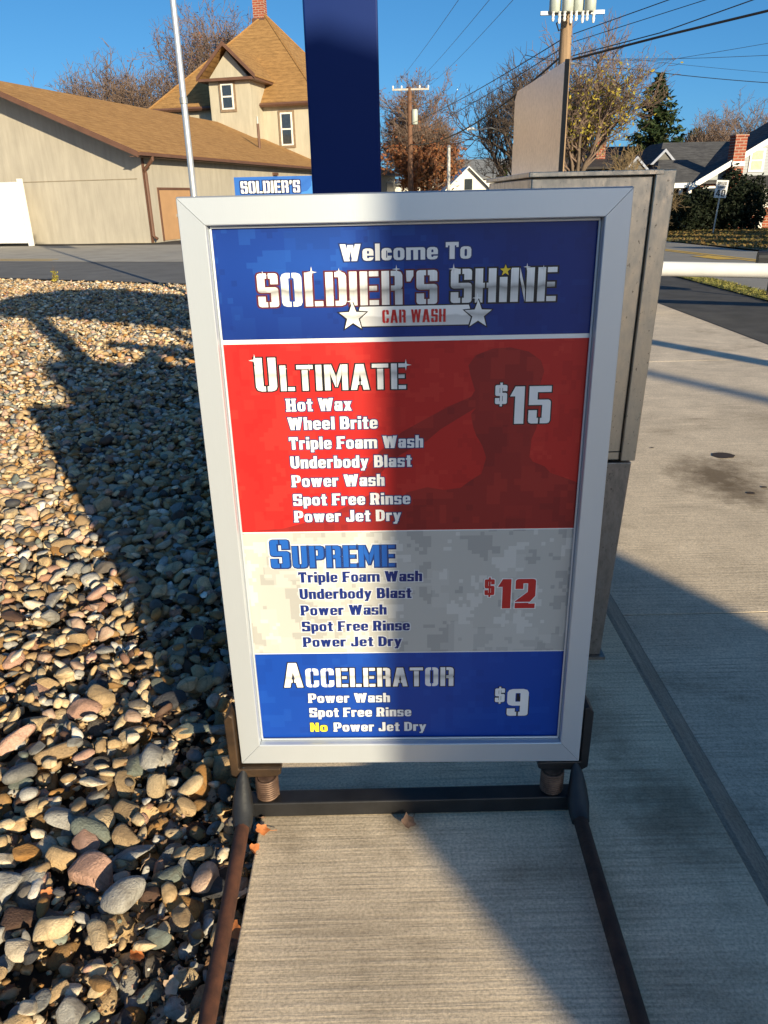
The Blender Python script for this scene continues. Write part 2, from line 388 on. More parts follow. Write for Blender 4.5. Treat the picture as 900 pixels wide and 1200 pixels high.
# ---------------------------------------------------------------- lettering
def Rc(x0, y0, x1, y1, c=(0, 0, 0, 0)):
    "rectangle, corners cut by c = bottom-left, bottom-right, top-right, top-left"
    if isinstance(c, (int, float)): c = (c,)*4
    p = []; lim = .49*min(x1-x0, y1-y0); c = tuple(min(k, lim) for k in c)
    for (x, y), (sx, sy), cc, flip in (((x0, y0), (1, 1), c[0], 0), ((x1, y0), (-1, 1), c[1], 1), ((x1, y1), (-1, -1), c[2], 0), ((x0, y1), (1, -1), c[3], 1)):
        if not cc: p.append((x, y)); continue
        q = [(x, y+sy*cc), (x+sx*cc*.29, y+sy*cc*.29), (x+sx*cc, y)]
        p += q[::-1] if flip else q
    return [('+', p)]
def Cut(x0, y0, x1, y1, c=0): return [('-', Rc(x0, y0, x1, y1, c)[0][1])]
def Po(*p): return [('+', list(p))]
def Ring(x0, y0, x1, y1, tx, ty, c=.2):
    ci = max(0, c-min(tx, ty)*.75) if not isinstance(c, tuple) else tuple(max(0, k-min(tx, ty)*.75) for k in c)
    return Rc(x0, y0, x1, y1, c)+Cut(x0+tx, y0+ty, x1-tx, y1-ty, ci)
def St(x0, y0, x1, y1, w):                       # slanted stroke with level ends
    return Po((x0-w/2, y0), (x0+w/2, y0), (x1+w/2, y1), (x1-w/2, y1))
# a glyph is a list of groups; a group is a list of (+/-) polygons; width last
T, H_ = .27, .17       # stem and bar of the wide list face
def wide():
    G = {}
    s, h, w = T, H_, .68
    sl = .045
    G['H'] = ([Rc(0, 0, s, 1)+Rc(w-s, 0, w, 1)+Rc(s, .41, w-s, .59)+Rc(-sl, 0, s+sl, .12)+Rc(-sl, .88, s+sl, 1)+Rc(w-s-sl, 0, w+sl, .12)+Rc(w-s-sl, .88, w+sl, 1)], w+sl)
    G['T'] = ([Rc(0, 1-h-.03, w, 1)+Rc(w/2-s/2, 0, w/2+s/2, 1)+Rc(0, .7, .12, 1)+Rc(w-.12, .7, w, 1)], w)
    G['F'] = ([Rc(0, 0, s, 1)+Rc(0, 1-h, w*.92, 1)+Rc(0, .42, w*.8, .58)+Rc(-sl, 0, s+sl, .12)], w*.9)
    G['P'] = ([Rc(0, 0, s, 1)+Rc(-sl, 0, s+sl, .12), Ring(0, .36, w, 1, s, h-.02, (0, .22, .22, 0))], w)
    G['R'] = ([Rc(0, 0, s, 1)+Rc(-sl, 0, s+sl, .12), Ring(0, .40, w, 1, s, h-.02, (0, .18, .22, 0)), St(w-.14, 0, w-.22, .5, s)], w+.02)
    G['B'] = ([Ring(0, 0, w, .56, s, .15, (0, .22, .14, 0)), Ring(0, .44, w-.03, 1, s, .15, (0, .14, .22, 0))], w)
    G['D'] = ([Ring(0, 0, w, 1, s, h, (0, .3, .3, 0))], w)
    G['U'] = ([Rc(0, 0, w, 1, (.26, .26, 0, 0))+Cut(s, h, w-s, 1.2, (.1, .1, 0, 0))], w)
    G['J'] = ([Rc(w-s-.08, 0, w-.08, 1, (0, .25, 0, 0))+Rc(0, 0, w-.2, .17, (.15, 0, 0, 0))+Rc(0, .0, .2, .34, (.15, 0, 0, 0))], w-.06)
    G['S'] = ([Rc(0, .83, w, 1, (0, 0, .12, .2))+Rc(0, .42, s, 1, (.12, 0, 0, .2))+Rc(0, .42, w, .6, (.12, 0, .12, 0))+Rc(w-s, 0, w, .6, (0, .2, .12, 0))+Rc(0, 0, w, .17, (.1, .2, 0, 0))+Rc(0, 0, .22, .3)+Rc(w-.22, .7, w, 1, (0, 0, .1, 0))], w)
    G['N'] = ([Rc(0, 0, s*.9, 1)+Rc(w-s*.9, 0, w, 1)+Po((s*.2, 1), (w-s*1.0, 0), (w-.05, 0), (s*.95, 1))], w)
    ww = 1.06
    G['W'] = ([St(.36, 0, .15, 1, .3)+St(.36, 0, .50, .95, .2)+St(.74, 0, .60, .95, .2)+St(.74, 0, .95, 1, .3)], 1.1)
    X = .73; w = .58; s = .245; h = .15
    G['a'] = ([Rc(w-s, 0, w, X, (0, 0, .18, 0))+Rc(.03, X-h, w, X, (0, 0, .18, .1))+Rc(.03, X-.24, .2, X, (0, 0, 0, .1)), Ring(0, 0, w-.1, .46, s-.03, .12, .12)], w)
    G['b'] = ([Rc(0, 0, s, 1), Ring(0, 0, w, X, s, h, (0, .18, .18, 0))], w)
    G['c'] = ([Ring(0, 0, w-.04, X, s, h, .18)+Cut(w-.26, .27, w+.1, .46)], w-.04)
    G['d'] = ([Rc(w-s, 0, w, 1), Ring(0, 0, w, X, s, h, (.18, 0, 0, .18))], w)
    G['e'] = ([Ring(0, 0, w, X, s-.01, h-.01, .18)+Cut(s-.01, .21, w+.1, .30), Rc(s-.05, .30, w-.05, .42)], w)
    G['h'] = ([Rc(0, 0, s, 1)+Rc(w-s, 0, w, X, (0, 0, .18, 0))+Rc(s-.02, X-h, w, X, (0, 0, .18, 0))], w)
    G['n'] = ([Rc(0, 0, s, X)+Rc(w-s, 0, w, X, (0, 0, .18, 0))+Rc(s-.02, X-h, w, X, (0, 0, .18, 0))], w)
    G['m'] = ([Rc(0, 0, s, X)+Rc(.38, 0, .38+s, X)+Rc(.76, 0, .76+s, X, (0, 0, .18, 0))+Rc(s-.02, X-h, .9, X)], .76+s)
    G['i'] = ([Rc(0, 0, s, X-.03)+Rc(0, .81, s, 1)], s)
    G['l'] = ([Rc(0, 0, s, 1)], s)
    G['o'] = ([Ring(0, 0, w, X, s-.02, h, .18)], w)
    G['p'] = ([Rc(0, -.24, s, X), Ring(0, 0, w, X, s, h, (0, .18, .18, 0))], w)
    G['r'] = ([Rc(0, 0, s, X)+Rc(s-.02, X-.2, .44, X)], .44)
    w2 = .54
    G['s'] = ([Rc(0, X-.14, w2, X, (0, 0, .08, .12))+Rc(0, .31, .22, X, (.1, 0, 0, .12))+Rc(0, .30, w2, .44, (.08, 0, .08, 0))+Rc(w2-.22, 0, w2, .44, (0, .12, .08, 0))+Rc(0, 0, w2, .14, (.08, .12, 0, 0))+Rc(w2-.18, .53, w2, X, (0, 0, .08, 0))+Rc(0, 0, .18, .2)], w2)
    G['t'] = ([Rc(.09, 0, .09+s, .94)+Rc(0, X-.15, .44, X)+Rc(.09, 0, .44, .14, (.1, 0, 0, 0))], .44)
    G['u'] = ([Rc(0, 0, s, X, (.14, 0, 0, 0))+Rc(w-s, 0, w, X)+Rc(0, 0, w, h, (.14, 0, 0, 0))], w)
    G['w'] = ([St(.27, 0, .13, X, .25)+St(.27, 0, .4, X, .16)+St(.57, 0, .46, X, .16)+St(.57, 0, .73, X, .25)], .86)
    G['x'] = ([St(.14, 0, .46, X, .26)+St(.46, 0, .14, X, .26)], .6)
    G['y'] = ([St(.3, 0, .12, X, .24)+St(.18, -.24, .5, X, .22)+Rc(.02, -.24, .26, -.1)], .62)
    return G
def condensed(st=True):
    G = {}; w, s, h, k = .52, .19, .15, .13; gp = .022
    vc = lambda y0, y1, x=None: Cut((x or w/2)-gp, y0, (x or w/2)+gp, y1) if st else []
    G['S'] = ([Rc(0, 1-h, w, 1, (0, 0, k, k))+Rc(0, .45, s, 1, (k, 0, 0, k))+Rc(0, .43, w, .59, (k, 0, k, 0))+Rc(w-s, 0, w, .55, (0, k, k, 0))+Rc(0, 0, w, h, (k, k, 0, 0))+Rc(0, 0, s, .32, (k, 0, 0, 0))+Rc(w-s, .68, w, 1, (0, 0, k, 0))+vc(-.1, h+.12)+vc(1-h-.12, 1.1)], w)
    G['O'] = ([Ring(0, 0, w, 1, s, h, k)+vc(-.1, h+.1)+vc(1-h-.1, 1.1)], w)
    G['C'] = ([Ring(0, 0, w, 1, s, h, k)+Cut(w-s-.02, .36, w+.1, .64)+vc(-.1, h+.1)+vc(1-h-.1, 1.1)], w)
    G['U'] = ([Rc(0, 0, w, 1, (k, k, 0, 0))+Cut(s, h, w-s, 1.2)+vc(-.1, h+.1)], w)
    G['L'] = ([Rc(0, 0, s, 1)+Rc(0, 0, w*.86, h)+vc(-.1, h+.05, s+.02)], w*.86)
    G['D'] = ([Ring(0, 0, w, 1, s, h, (0, k, k, 0))+vc(-.1, h+.05, s+.02)+vc(1-h-.05, 1.1, s+.02)], w)
    G['I'] = ([Rc(0, 0, s, 1)], s)
    G['i'] = ([Rc(0, 0, s, .74)], s)
    G['E'] = ([Rc(0, 0, s, 1)+Rc(0, 0, w*.9, h)+Rc(0, 1-h, w*.9, 1)+Rc(0, .43, w*.82, .57)+vc(-.1, 1.1, s+.02)], w*.9)
    G['R'] = ([Rc(0, 0, s, 1)+vc(.2, .6, s+.03), Ring(0, .42, w, 1, s, h, (0, k, k, 0))+vc(.3, 1.2, s+.02), Rc(w-s, 0, w, .46)], w)
    G['P'] = ([Rc(0, 0, s, 1), Ring(0, .38, w, 1, s, h, (0, k, k, 0))+vc(.3, 1.2, s+.02)], w)
    G['H'] = ([Rc(0, 0, s, 1)+Rc(w-s, 0, w, 1)+Rc(s, .43, w-s, .58)+vc(.3, .7)], w)
    G['N'] = ([Rc(0, 0, s, 1), Rc(w+.06-s, 0, w+.06, 1), Po((s+.03, 1), (s+.03, .72), (w+.03-s, 0), (w+.03-s, .36))], w+.06)
    G['T'] = ([Rc(0, 1-h, w, 1)+Rc(w/2-s/2, 0, w/2+s/2, 1)+Cut(-.1, 1-h-.045, w+.1, 1-h-.01)] if st else [Rc(0, 1-h, w, 1)+Rc(w/2-s/2, 0, w/2+s/2, 1)], w)
    G['M'] = ([Rc(0, 0, s*.95, 1), Rc(w+.22-s*.95, 0, w+.22, 1), Po((s, 1), (s, .62), (.34, .12), (.36, .12), (.36, .55), (s+.03, 1)), Po((w+.22-s, 1), (w+.19-s, 1), (.38, .55), (.38, .12), (.40, .12), (w+.22-s, .62))], w+.22)
    G['A'] = ([St(.1, 0, .27, 1, s)+St(.5, 0, .33, 1, s)+Rc(.18, .2, .42, .33)+Cut(.278, .1, .322, .36)], .6)
    G['W'] = ([St(.22, 0, .09, 1, .18)+St(.22, 0, .36, 1, .14)+St(.55, 0, .42, 1, .14)+St(.55, 0, .69, 1, .18)], .78)
    G["'"] = ([Po((.03, .68), (.12, .68), (.2, .84), (.2, 1), (.02, 1), (.02, .84))], .2)
    G['1'] = ([Rc(.12, 0, .12+.22, 1)+Po((0, .74), (.2, .74), (.2, 1), (.12, 1))], .36)
    G['5'] = ([Rc(0, .84, w, 1)+Rc(0, .5, .2, 1)+Rc(0, .5, w, .64, (0, 0, k, 0))+Rc(w-.2, 0, w, .64, (0, k, k, 0))+Rc(0, 0, w, .15, (k, k, 0, 0))+Rc(0, 0, .2, .36, (k, 0, 0, 0))+vc(-.1, .3)], w)
    G['2'] = ([Rc(0, .85, w, 1, (0, 0, k, k))+Rc(0, .66, .2, 1, (0, 0, 0, k))+Rc(w-.2, .5, w, 1, (0, 0, k, 0))+Po((0, 0), (.24, 0), (w, .42), (w, .62), (w-.2, .56), (0, .24))+Rc(0, 0, w, .16)+Cut(-.1, .185, w+.1, .22)], w)
    G['9'] = ([Ring(0, .38, w, 1, .2, .15, k), Rc(w-.2, 0, w, .7, (0, k, 0, 0))+Rc(0, 0, w, .15, (k, k, 0, 0))+Rc(0, 0, .2, .28, (k, 0, 0, 0))+vc(-.1, .3)], w)
    G['$'] = (G['S'][0]+[Rc(w/2-.05, -.12, w/2+.05, 1.12)], w)
    G['4'] = ([Rc(.32, 0, .5, 1)+Rc(0, .2, .6, .36)+Po((0, .3), (.18, .3), (.36, 1), (.2, 1))], .6)
    G['0'] = ([Ring(0, 0, w, 1, s*.85, h, k)], w)
    return G
WIDE, COND, PLAIN = wide(), condensed(True), condensed(False)
def grow(poly, o):
    a = sum(poly[i][0]*poly[(i+1) % len(poly)][1]-poly[(i+1) % len(poly)][0]*poly[i][1] for i in range(len(poly)))
    if a < 0: poly = poly[::-1]
    if not o: return poly
    n = len(poly); out = []
    for i in range(n):
        p0, p1, p2 = Vector(poly[i-1]), Vector(poly[i]), Vector(poly[(i+1) % n])
        a_, b_ = (p1-p0), (p2-p1)
        if a_.length < 1e-6 or b_.length < 1e-6: out.append(tuple(p1)); continue
        n1 = Vector((a_.y, -a_.x)).normalized(); n2 = Vector((b_.y, -b_.x)).normalized()
        m_ = (n1+n2); d = max(.35, m_.dot(n1)); out.append(tuple(p1+m_*o/d))
    return out
_cache = {}
def solve(key, groups, o):
    "union of the groups, each group its plus shapes less its minus shapes, cut into triangles that never overlap"
    k = (key, round(o, 4))
    if k in _cache: return _cache[k]
    vs, fs, info = [], [], []
    for gi, grp in enumerate(groups):
        for sg, poly in grp:
            p = grow(poly, o if sg == '+' else -o)
            if sg == '-':
                xs_ = [q[0] for q in poly]; ys_ = [q[1] for q in poly]
                if min(max(xs_)-min(xs_), max(ys_)-min(ys_)) <= 2*o+.004: continue
            b = len(vs); vs += [Vector(q) for q in p]; fs.append(list(range(b, b+len(p)))); info.append((gi, sg))
    V, E_, F, ov, oe, of = delaunay_2d_cdt(vs, [], fs, 0, 1e-6)
    out = []
    for f, src in zip(F, of):
        st = {}
        for i in src: st.setdefault(info[i][0], set()).add(info[i][1])
        if any('+' in s_ and '-' not in s_ for s_ in st.values()): out.append(list(f))
    _cache[k] = ([tuple(v) for v in V], out); return _cache[k]
def text(mb, s, face, x, y, cap, width=None, o=0, z=0, track=.09, space=.32, xs=1.0, caps=None, slope=0):
    "lay out s from x with capital height cap; width, if given, stretches the line to fit; caps: factor for later letters (small capitals)"
    G = face; adv = []; tot = 0
    small = caps or 1
    for i, ch in enumerate(s):
        k = 1 if (i == 0 or not caps) else small
        adv.append((tot, k)); tot += (space if ch == ' ' else (G[ch][1]+track))*k
    last = s[-1]; tot -= track*(adv[-1][1])
    sx = (width/(tot*cap)) if width else xs
    for ch, (a, k) in zip(s, adv):
        if ch == ' ': continue
        V, F = solve((id(G), ch), G[ch][0], o/(cap*k))
        mb.add([(x+(a+vx*k)*cap*sx, z, y+vy*cap*k) for vx, vy in V], F)
    return x+tot*cap*sx

# print colours and camouflage
def print_mat(name, base, light, dark, cell=.012, amt=.8, rough=.42, vign=None):
    m, n, b = newmat(name)
    t = node(n, 'ShaderNodeTexCoord'); sn = node(n, 'ShaderNodeVectorMath', operation='SNAP'); sn.inputs[1].default_value = (cell,)*3
    n.links.new(t.outputs['Object'], sn.inputs[0])
    f = noise(n, sn.outputs[0], 9, 3, .7); sn2 = node(n, 'ShaderNodeVectorMath', operation='SNAP'); sn2.inputs[1].default_value = (cell*2.1,)*3
    n.links.new(t.outputs['Object'], sn2.inputs[0]); f2 = noise(n, sn2.outputs[0], 5, 2, .6)
    c = ramp(n, f, [(.0, dark), (.43, base), (.57, light)], 'CONSTANT')
    c = mix(n, amt, base, c); c = mix(n, ramp(n, f2, [(.0, g(0)), (.56, g(.3))], 'CONSTANT'), c, light)
    if vign is not None:
        sx_ = node(n, 'ShaderNodeSeparateXYZ'); n.links.new(t.outputs['Object'], sx_.inputs[0])
        q = math_(n, 'MULTIPLY', math_(n, 'SUBTRACT', sx_.outputs[0], vign[0]), 2.4); q2 = math_(n, 'MULTIPLY', math_(n, 'SUBTRACT', sx_.outputs[2], vign[1]), 6.5)
        d = math_(n, 'SQRT', math_(n, 'ADD', math_(n, 'MULTIPLY', q, q), math_(n, 'MULTIPLY', q2, q2)))
        c = mix(n, ramp(n, d, [(0, g(0)), (1, g(.75))]), c, vign[2])
    setc(n, b, c); b.inputs['Roughness'].default_value = rough; b.inputs['Specular IOR Level'].default_value = .3
    return m
P_ = {}
P_['blue'] = print_mat('blue camouflage print', (.007, .05, .30), (.016, .095, .42), (.005, .033, .21), .012, .6, vign=(-.18, 1.47, (.004, .018, .15)))  # printed gradient; its paler left also paints in some sunlight
P_['blue2'] = print_mat('deep blue print', (.006, .052, .33), (.010, .07, .38), (.005, .042, .28), .02, .5)
P_['red'] = print_mat('red camouflage print', (.47, .019, .018), (.55, .035, .028), (.37, .013, .014), .011, .5)
P_['sil'] = print_mat('dark red print', (.27, .018, .018), (.36, .026, .022), (.21, .014, .016), .016, .7)
P_['grey'] = print_mat('grey camouflage print', (.46, .455, .43), (.56, .555, .53), (.36, .357, .345), .010, 1.0)
def flat(name, col, rough=.4): return simple(name, col, rough, var=.03, scale=20, spec=.35)
P_['white'] = flat('white print', (.78, .78, .78)); P_['navy'] = flat('navy print', (.01, .03, .14)); P_['black'] = flat('black print', (.015, .014, .02))
P_['royal'] = flat('royal blue print', (.014, .10, .42)); P_['redt'] = flat('red lettering print', (.48, .02, .02)); P_['gold'] = flat('yellow print', (.85, .62, .05)); P_['yellow'] = flat('bright yellow print', (.9, .72, .04))
P_['dnavy'] = flat('dark blue lettering print', (.006, .022, .16)); P_['maroon'] = flat('maroon print', (.10, .015, .025)); P_['halo'] = flat('pale halo print', (.62, .64, .68))
def metal_print(name, z0, z1, stops, streak=.5):
    m, n, b = newmat(name); t = node(n, 'ShaderNodeTexCoord'); s_ = node(n, 'ShaderNodeSeparateXYZ'); n.links.new(t.outputs['Object'], s_.inputs[0])
    f = math_(n, 'DIVIDE', math_(n, 'SUBTRACT', s_.outputs[2], z0), z1-z0)
    wob = noise(n, coords(n, (22, 1, 3)), 1.5, 2, .5); f = math_(n, 'ADD', f, math_(n, 'MULTIPLY', math_(n, 'SUBTRACT', wob, .5), .22))
    c = ramp(n, f, stops); c = mix(n, streak*.5, c, ramp(n, noise(n, coords(n, (260, 1, 5)), 1, 3, .6), [(.35, g(.7)), (.65, g(1.05))]), 'MULTIPLY')
    setc(n, b, c); b.inputs['Roughness'].default_value = .4; b.inputs['Specular IOR Level'].default_value = .35; return m
shine = metal_print('brushed metal print', 1.383, 1.454, [(0, g(.72)), (.28, g(.62)), (.45, g(.30)), (.50, g(.50)), (.60, g(.76)), (1, g(.92))])
def small_metal(z0, z1): return metal_print('brushed metal print', z0, z1, [(0, g(.78)), (.3, g(.76)), (.5, g(.45)), (.62, g(.7)), (1, g(.88))], .3)

# ---------------------------------------------------------------- menu sign
alu = simple('silver satin aluminium', (.55, .59, .64), .42, .45, var=.06, scale=3, bmp=.05, bscale=300, stretch=(1, 1, .1))
rubber = simple('black rubber boot', (.02, .021, .023), .5, var=.4, scale=30, bmp=.25, bscale=120)
blackbar = simple('black painted steel', (.022, .022, .024), .42, .2, var=.4, scale=10, bmp=.15, bscale=90)
rust = simple('rusty steel', (.13, .05, .026), .75, .25, var=.6, scale=30, bmp=.3, bscale=180, col2=(.05, .022, .015))
bronze = simple('rusty brown bracket', (.11, .065, .035), .5, .55, scale=14, bmp=.4, bscale=110, col2=(.035, .024, .018))
sign = thing('menu_sign', 'silver framed car wash menu sign standing on springs', 'sign', (.054, 1.678, 0), R(-1.3))
OX0, OX1, OZ0, OZ1 = -.4665, .4675, .1545, 1.609; IX0, IX1, IZ0, IZ1 = -.4075, .4105, .2215, 1.551
# profile across a rail: (distance from the outer edge 0..1, depth); mitred corners
def rail(side):
    t = [(0, .012), (.02, -.003), (.05, -.007), (.94, -.0085), (.97, -.007), (.985, -.003), (1.0, .013), (1.0, .030), (0, .034)]
    mb = MB(); e = .0006
    cor = {'b': ((OX0, OZ0, IX0, IZ0), (OX1, OZ0, IX1, IZ0)), 't': ((OX0, OZ1, IX0, IZ1), (OX1, OZ1, IX1, IZ1)), 'l': ((OX0, OZ0, IX0, IZ0), (OX0, OZ1, IX0, IZ1)), 'r': ((OX1, OZ0, IX1, IZ0), (OX1, OZ1, IX1, IZ1))}[side]
    vs = []
    for ci, (ox, oz, ix, iz) in enumerate(cor):
        for a, d in t:
            x, z = ox+(ix-ox)*a, oz+(iz-oz)*a
            if side in 'bt': x += e*(1 if ci == 0 else -1)
            else: z += e*(1 if ci == 0 else -1)
            vs.append((x, d, z))
    n = len(t); mb.add(vs, [(i, (i+1) % n, n+(i+1) % n, n+i) for i in range(n)]+[list(range(n)), list(range(n, 2*n))[::-1]])
    return mb
for s_ in 'btlr': rail(s_).build('frame_rail', alu, sign, smooth=False)
# rounded bead lip inside the frame
for a_, b_ in (((IX0+.003, .012, IZ0+.003), (IX1-.003, .012, IZ0+.003)), ((IX0+.003, .012, IZ1-.003), (IX1-.003, .012, IZ1-.003)), ((IX0+.003, .012, IZ0+.006), (IX0+.003, .012, IZ1-.006)), ((IX1-.003, .012, IZ0+.006), (IX1-.003, .012, IZ1-.006))):
    MB().tube([a_, b_], .0028, 8).build('bead', alu, sign, smooth=True)
MB().box(OX0+.004, OX1-.004, .0345, .042, OZ0+.004, OZ1-.004).build('back_panel', alu, sign)
poster = MB().box(IX0-.004, IX1+.004, .019, .024, IZ0-.004, IZ1+.004).build('poster', P_['white'], sign)
def panel(name, z0, z1, mat):
    return MB().box(IX0-.003, IX1+.003, .0182, .0188, z0, z1).build(name, mat, poster)
panel('header_panel', 1.3135, IZ1+.003, P_['blue']); panel('red_panel', .8465, 1.3035, P_['red'])
panel('grey_panel', .498, .8435, P_['grey']); panel('blue_panel', IZ0-.003, .495, P_['blue2'])
LY = .0178
def lett(s, face, x, y, cap, width=None, fill='white', out='navy', o=.0022, caps=None, mat=None, track=.09, name='lettering', space=.32, sh=(.0, .0)):
    if out: 
        mb = MB(); text(mb, s, face, x+sh[0], y+sh[1], cap, width, o, LY, track, space, caps=caps); mb.build(name+'_outline', P_[out] if isinstance(out, str) else out, poster, fixn=False)
    mb = MB(); text(mb, s, face, x, y, cap, width, 0, LY-.0004, track, space, caps=caps); return mb.build(name, mat or P_[fill], poster, fixn=False)
lett('Welcome To', WIDE, -.135, 1.475, .034, .278, out='navy', o=.0028)
lett("SOLDIER'S", COND, -.3165, 1.383, .0705, .388, out='maroon', o=.0032, mat=shine, track=.075)
lett("SHiNE", COND, .1005, 1.384, .0705, .2265, out='black', o=.0034, mat=shine, track=.085)
def star(cx, cz, r, y, rot=0, k=.42): return [(cx+(r if i % 2 == 0 else r*k)*math.sin(math.pi*i/5+rot), y, cz+(r if i % 2 == 0 else r*k)*math.cos(math.pi*i/5+rot)) for i in range(10)]
def flatpoly(name, pts, mat): return MB().add(pts, [list(range(len(pts)))]).build(name, mat, poster, fixn=False)
def starpoly(name, cx, cz, r, y, mat, rot=0, k=.42):
    p = star(cx, cz, r, y, rot, k); return MB().add([(cx, y, cz)]+p, [(0, 1+i, 1+(i+1) % 10) for i in range(10)]).build(name, mat, poster, fixn=False)
bz = LY-.0008
flatpoly('banner_outline', [(-.098, bz, 1.3355), (.142, bz, 1.3355), (.150, bz, 1.359), (.142, bz, 1.3825), (-.098, bz, 1.3825), (-.106, bz, 1.359)], P_['black'])
flatpoly('banner', [(-.096, bz-.0004, 1.338), (.140, bz-.0004, 1.338), (.147, bz-.0004, 1.359), (.140, bz-.0004, 1.380), (-.096, bz-.0004, 1.380), (-.103, bz-.0004, 1.359)], metal_print('banner print', 1.338, 1.38, [(0, g(.62)), (.45, g(.55)), (.55, g(.78)), (1, g(.8))], .1))
LY2 = LY; LY = bz-.0008
lett('CAR WASH', COND, -.048, 1.3445, .028, .138, out=None, mat=P_['redt'], track=.1); LY = LY2
for cx in (-.1125, .1605):
    starpoly('star_outline', cx, 1.359, .036, bz-.0010, P_['black'], k=.46); starpoly('star', cx, 1.359, .031, bz-.0014, small_metal(1.33, 1.39))
starpoly('small_star_outline', .2165, 1.4495, .0150, bz, P_['black'], k=.5); starpoly('small_star', .2165, 1.4495, .0122, bz-.0004, P_['gold'])
def glint(cx, cz, r):
    p = []
    for i in range(8):
        rr = r if i % 2 == 0 else r*.22; p.append((cx+rr*math.sin(math.pi*i/4), bz-.002, cz+rr*math.cos(math.pi*i/4)))
    MB().add([(cx, bz-.002, cz)]+p, [(0, 1+i, 1+(i+1) % 8) for i in range(8)]).build('glint', P_['white'], poster, fixn=False)
for q in ((-.303, 1.449, .010), (-.198, 1.454, .012), (-.139, 1.455, .007), (-.016, 1.457, .009), (-.114, 1.392, .011), (.106, 1.455, .011), (.262, 1.456, .008), (.297, 1.452, .007), (.158, 1.394, .011), (-.336, 1.268, .014), (.002, 1.252, .013), (-.272, 1.248, .008), (-.215, 1.25, .008)): glint(*q)
# soldier silhouette, printed darker
silh = [(-.405, .8485), (-.30, .856), (-.20, .883), (-.10, .935), (-.073, .947), (-.03, .938), (-.012, .922), (.0, .945), (.05, .958), (.09, .950), (.129, .955), (.155, .975), (.178, .990), (.188, 1.03), (.178, 1.06), (.163, 1.085), (.156, 1.105), (.150, 1.135), (.161, 1.150), (.12, 1.125), (.08, 1.10), (.048, 1.072), (.008, 1.052), (-.03, 1.03), (-.06, .995),
        (-.075, .972), (-.11, .99), (-.06, 1.05), (-.01, 1.095), (.045, 1.125), (.10, 1.155), (.15, 1.176), (.158, 1.19), (.147, 1.225), (.142, 1.248), (.158, 1.270), (.195, 1.284), (.235, 1.286), (.275, 1.276), (.303, 1.256), (.312, 1.232), (.304, 1.20), (.306, 1.15), (.302, 1.10), (.292, 1.075), (.289, 1.03), (.298, 1.018), (.326, 1.006), (.34, .99), (.40, .967), (.4125, .960), (.4125, .8485)][::-1]
silh = grow(silh, 0)
Vv, _, Ff, _, _, of_ = delaunay_2d_cdt([Vector(p) for p in silh], [], [list(range(len(silh)))], 0, 1e-6)
MB().add([(v.x, LY+.0002, v.y) for v in Vv], [list(f) for f, o_ in zip(Ff, of_) if o_]).build('soldier_silhouette', P_['sil'], poster, fixn=False)
# pale curve continuing on the grey panel
um = small_metal(1.197, 1.268)
lett('ULTIMATE', COND, -.338, 1.197, .076, .340, out='black', o=.0028, caps=.765, mat=um, track=.085)
for z, s_, wd in ((1.149, 'Hot Wax', .150), (1.105, 'Wheel Brite', .208), (1.0575, 'Triple Foam Wash', .313), (1.0105, 'Underbody Blast', .286), (.9635, 'Power Wash', .221), (.9155, 'Spot Free Rinse', .282), (.872, 'Power Jet Dry', .260)):
    lett(s_, WIDE, -.2725, z, .0300, wd, out='navy', o=.0020)
lett('$', COND, .204, 1.158, .044, .027, out='black', o=.002); lett('15', COND, .238, 1.111, .087, .093, out='black', o=.0026)
lett('SUPREME', COND, -.339, .7485, .077, .309, fill='royal', out=None, caps=.77, track=.09) if 0 else None
mbh = MB(); text(mbh, 'SUPREME', COND, -.339, .7485, .077, .309, .0046, LY+.0002, .09, caps=.77); mbh.build('lettering_halo', P_['halo'], poster, fixn=False)
lett('SUPREME', COND, -.339, .7485, .077, .309, fill='royal', out='navy', o=.0026, caps=.77, track=.09, sh=(.0012, -.0012))
for z, s_, wd in ((.706, 'Triple Foam Wash', .311), (.6585, 'Underbody Blast', .284), (.611, 'Power Wash', .220), (.5635, 'Spot Free Rinse', .279), (.5165, 'Power Jet Dry', .258)):
    lett(s_, WIDE, -.2735, z, .0300, wd, fill='dnavy', out='halo', o=.0026)
lett('$', COND, .1945, .664, .045, .025, fill='redt', out='white', o=.002); lett('12', COND, .228, .625, .084, .095, fill='redt', out='white', o=.002)
lett('ACCELERATOR', COND, -.333, .3905, .077, .453, out='black', o=.0026, caps=.77, mat=small_metal(.39, .455), track=.085)
for z, s_, wd in ((.340, 'Power Wash', .220), (.293, 'Spot Free Rinse', .277)): lett(s_, WIDE, -.270, z, .0300, wd, out='navy', o=.0016)
lett('No', WIDE, -.2705, .244, .0300, .047, fill='yellow', out='navy', o=.0016); lett('Power Jet Dry', WIDE, -.206, .244, .0300, .254, out='navy', o=.0016)
lett('$', COND, .232, .337, .044, .026, out='black', o=.002); lett('9', COND, .265, .2915, .087, .057, out='black', o=.002)

